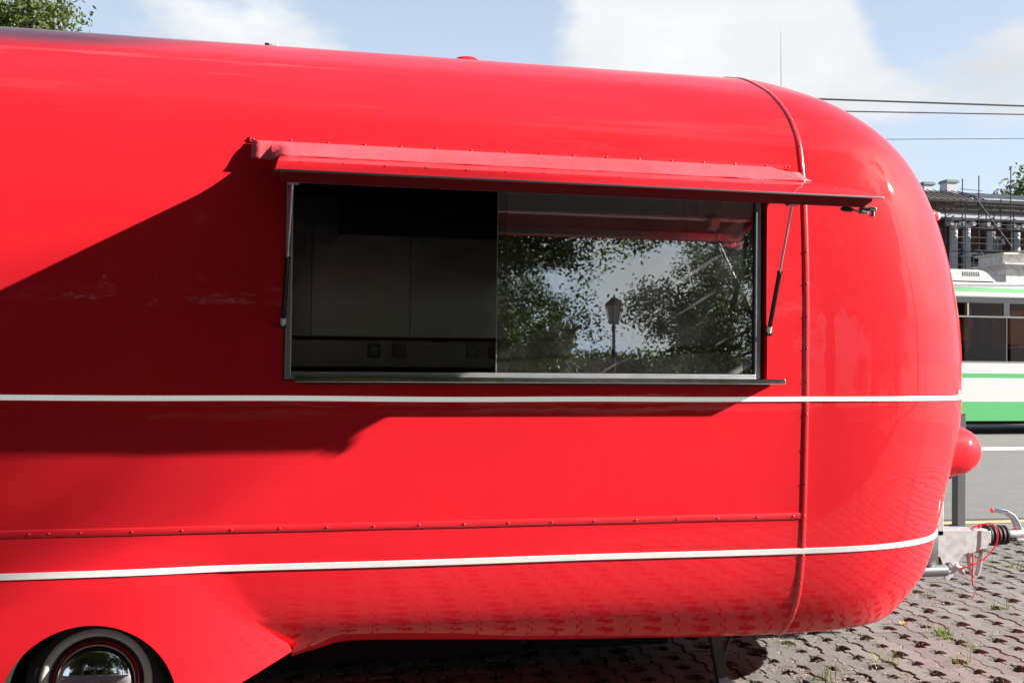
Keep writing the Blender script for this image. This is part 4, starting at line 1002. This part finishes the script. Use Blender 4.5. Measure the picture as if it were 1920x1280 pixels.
hedge('low clipped hedge beyond the lantern, mirrored at the foot of the panes', 3.6, 20, -36, 1.75, 20000, 78)

# street lamp across the yard (mirrored in the glass)
lamp = thing('street_lamp', 'black lantern street lamp mirrored in the sliding glass panes', 'street lamp', (5.78, -17, 0))
b = MB(); b.lathe([(0, .12), (.25, .11), (.3, .06), (.9, .05), (2.25, .035), (2.3, .06), (2.36, .03)], (5.78, -17, 0), (0, 0, 1), n=16); b.build('lamp_pole', 'lamp_iron', lamp)
b = MB(); b.lathe([(2.36, .10), (2.78, .20)], (5.78, -17, 0), (0, 0, 1), n=6, smooth=False); b.build('lantern_glass', 'frosted_glass', lamp)
b = MB(); b.lathe([(2.78, .24), (2.82, .22), (2.93, .08), (2.96, .03), (3.02, .012), (3.03, 0)], (5.78, -17, 0), (0, 0, 1), n=6, smooth=False); b.build('lantern_cap', 'lamp_iron', lamp)
for k_ in range(6):
    an = PI / 3 * k_ + .0; b = MB(); b.tube([(5.78 + .105 * math.cos(an), -17 + .105 * math.sin(an), 2.36), (5.78 + .21 * math.cos(an), -17 + .21 * math.sin(an), 2.78)], .010, 6); b.build('lantern_bar', 'lamp_iron', lamp)

# overhead cables
def cable(label, xa, za, xb, zb, y, r, sag, cat='cable'):
    b = MB(); pts = []
    for i in range(60):
        t = i / 59; x = lerp(-25, 45, t); z = za + (zb - za) * (x - xa) / (xb - xa) - sag * (1 - ((x - 10) / 35) ** 2); pts.append((x, y, z))
    o = b.tube(pts, r, 6).build('overhead_cable', 'cable_black'); return tag(o, label, cat, 'overhead cables')
cable('thick dark overhead cable, topmost of the lines in the sky', 8.56, 6.541, 12.93, 6.674, 13, .017, 0)
cable('dark overhead cable just under the topmost one', 9.07, 6.339, 12.93, 6.505, 13, .012, 0)
cable('thin overhead cable, lowest of the lines in the sky', 9.98, 5.855, 12.93, 6.028, 13.0, .006, 0)

# ================================================================== GRASS AND LITTER
rg = np.random.default_rng(9)
def in_view(x, y):
    p = project((x, y, 0)); return p[2] > .5 and -60 < p[0] < 1980 and p[1] < 1330
holes = []
for k in range(-20, 34):
    xh = 2.71 + .25 * k + .125
    for j in range(-12, 40):
        y = -1.5 + j * PER + (k % 2) * PER
        if 1.0 < xh < 9 and -1 < y < 4.1 and in_view(xh, y): holes.append((xh, y))
V = []; Fc = []
def blade(x, y, z, h, an, lean, w):
    dx, dy = math.cos(an), math.sin(an); o = len(V)
    p0 = (x, y, z); p1 = (x + dx * lean * .4, y + dy * lean * .4, z + h * .6); p2 = (x + dx * lean, y + dy * lean, z + h)
    V.extend([(p0[0] - dy * w, p0[1] + dx * w, z), (p0[0] + dy * w, p0[1] - dx * w, z), (p1[0] + dy * w * .7, p1[1] - dx * w * .7, p1[2]), (p1[0] - dy * w * .7, p1[1] + dx * w * .7, p1[2]), p2])
    Fc.extend([(o, o + 1, o + 2, o + 3), (o + 3, o + 2, o + 4)])
for x, y in holes:
    r_ = rg.random(); far = y > 2.2
    nb = 0
    if r_ < (.16 if not far else .42): nb = rg.integers(10, 46)
    elif r_ < .6: nb = rg.integers(0, 9)
    for _ in range(nb):
        blade(x + rg.normal() * .03, y + rg.normal() * .03, -.034, rg.uniform(.02, .075), rg.uniform(0, 2 * PI), rg.uniform(.01, .06), .0022)
for cx, cy, nb in ((2.83, 1.05, 46), (3.02, .22, 40), (3.35, .9, 30), (3.15, 3.0, 40), (3.9, 3.3, 50), (3.5, 3.6, 40), (4.4, 3.5, 40), (2.2, .62, 22), (1.72, .42, 26), (2.62, .52, 18), (3.62, 1.55, 26), (2.05, -.08, 16), (4.6, 2.7, 34), (3.0, 2.3, 24)):
    for _ in range(nb): blade(cx + rg.normal() * .035, cy + rg.normal() * .035, -.03, rg.uniform(.04, .12), rg.uniform(0, 2 * PI), rg.uniform(.02, .10), .0028)
me = bpy.data.meshes.new('grass_tufts'); me.from_pydata(V, [], Fc); me.materials.append(M['grass']); o = bpy.data.objects.new('grass_tufts', me); col.objects.link(o)
tag(o, 'sparse green grass tufts growing in the paver holes', 'grass', kind='stuff')
V = []; Fc = []
def chip(x, y, z, s):
    o = len(V); p = rg.normal(size=(4, 3)) * np.array([s, s, s * .45]); p[:, 2] = np.abs(p[:, 2])
    V.extend([(x + q[0], y + q[1], z + q[2]) for q in p]); Fc.extend([(o, o + 1, o + 2), (o, o + 2, o + 3), (o, o + 3, o + 1), (o + 1, o + 3, o + 2)])
for x, y in holes:
    for _ in range(rg.integers(10, 46)): chip(x - .02 + rg.normal() * .025, y + rg.normal() * .03, -.033, rg.uniform(.003, .0095))
for _ in range(5200):
    x = rg.uniform(.9, 6); y = rg.uniform(-.8, 4.1); k = round((x - 2.71) / .125) ; 
    x = 2.71 + k * .125 + rg.normal() * .018 if rg.random() < .7 else x
    chip(x, y, .001, rg.uniform(.0015, .005))
for cx, cy, nn_ in ((1.75, .55, 420), (2.15, .25, 300), (1.35, .75, 260), (2.5, -.1, 200), (3.3, 1.9, 160), (2.0, 1.05, 160)):
    for _ in range(nn_): chip(cx + rg.normal() * .13, cy + rg.normal() * .11, .001, rg.uniform(.002, .0075))
me = bpy.data.meshes.new('leaf_litter'); me.from_pydata(V, [], Fc); me.materials.append(M['litter']); o = bpy.data.objects.new('leaf_litter', me); col.objects.link(o)
tag(o, 'dry seed and leaf litter scattered over the pavers', 'litter', kind='stuff')
fl = MB()
for k_ in range(7):
    an = k_ * .9; fl.add([(2.735, 1.30, .0), (2.735 + .022 * math.cos(an), 1.30 + .022 * math.sin(an), .012), (2.735 + .03 * math.cos(an + .3), 1.30 + .03 * math.sin(an + .3), .02), (2.735 + .022 * math.cos(an + .6), 1.30 + .022 * math.sin(an + .6), .012)], [(0, 1, 2, 3)])
tag(fl.build('fallen_leaf', 'leaf_yellow', fix=False), 'small yellow fallen leaf on the pavers beside the nose of the trailer', 'leaf')
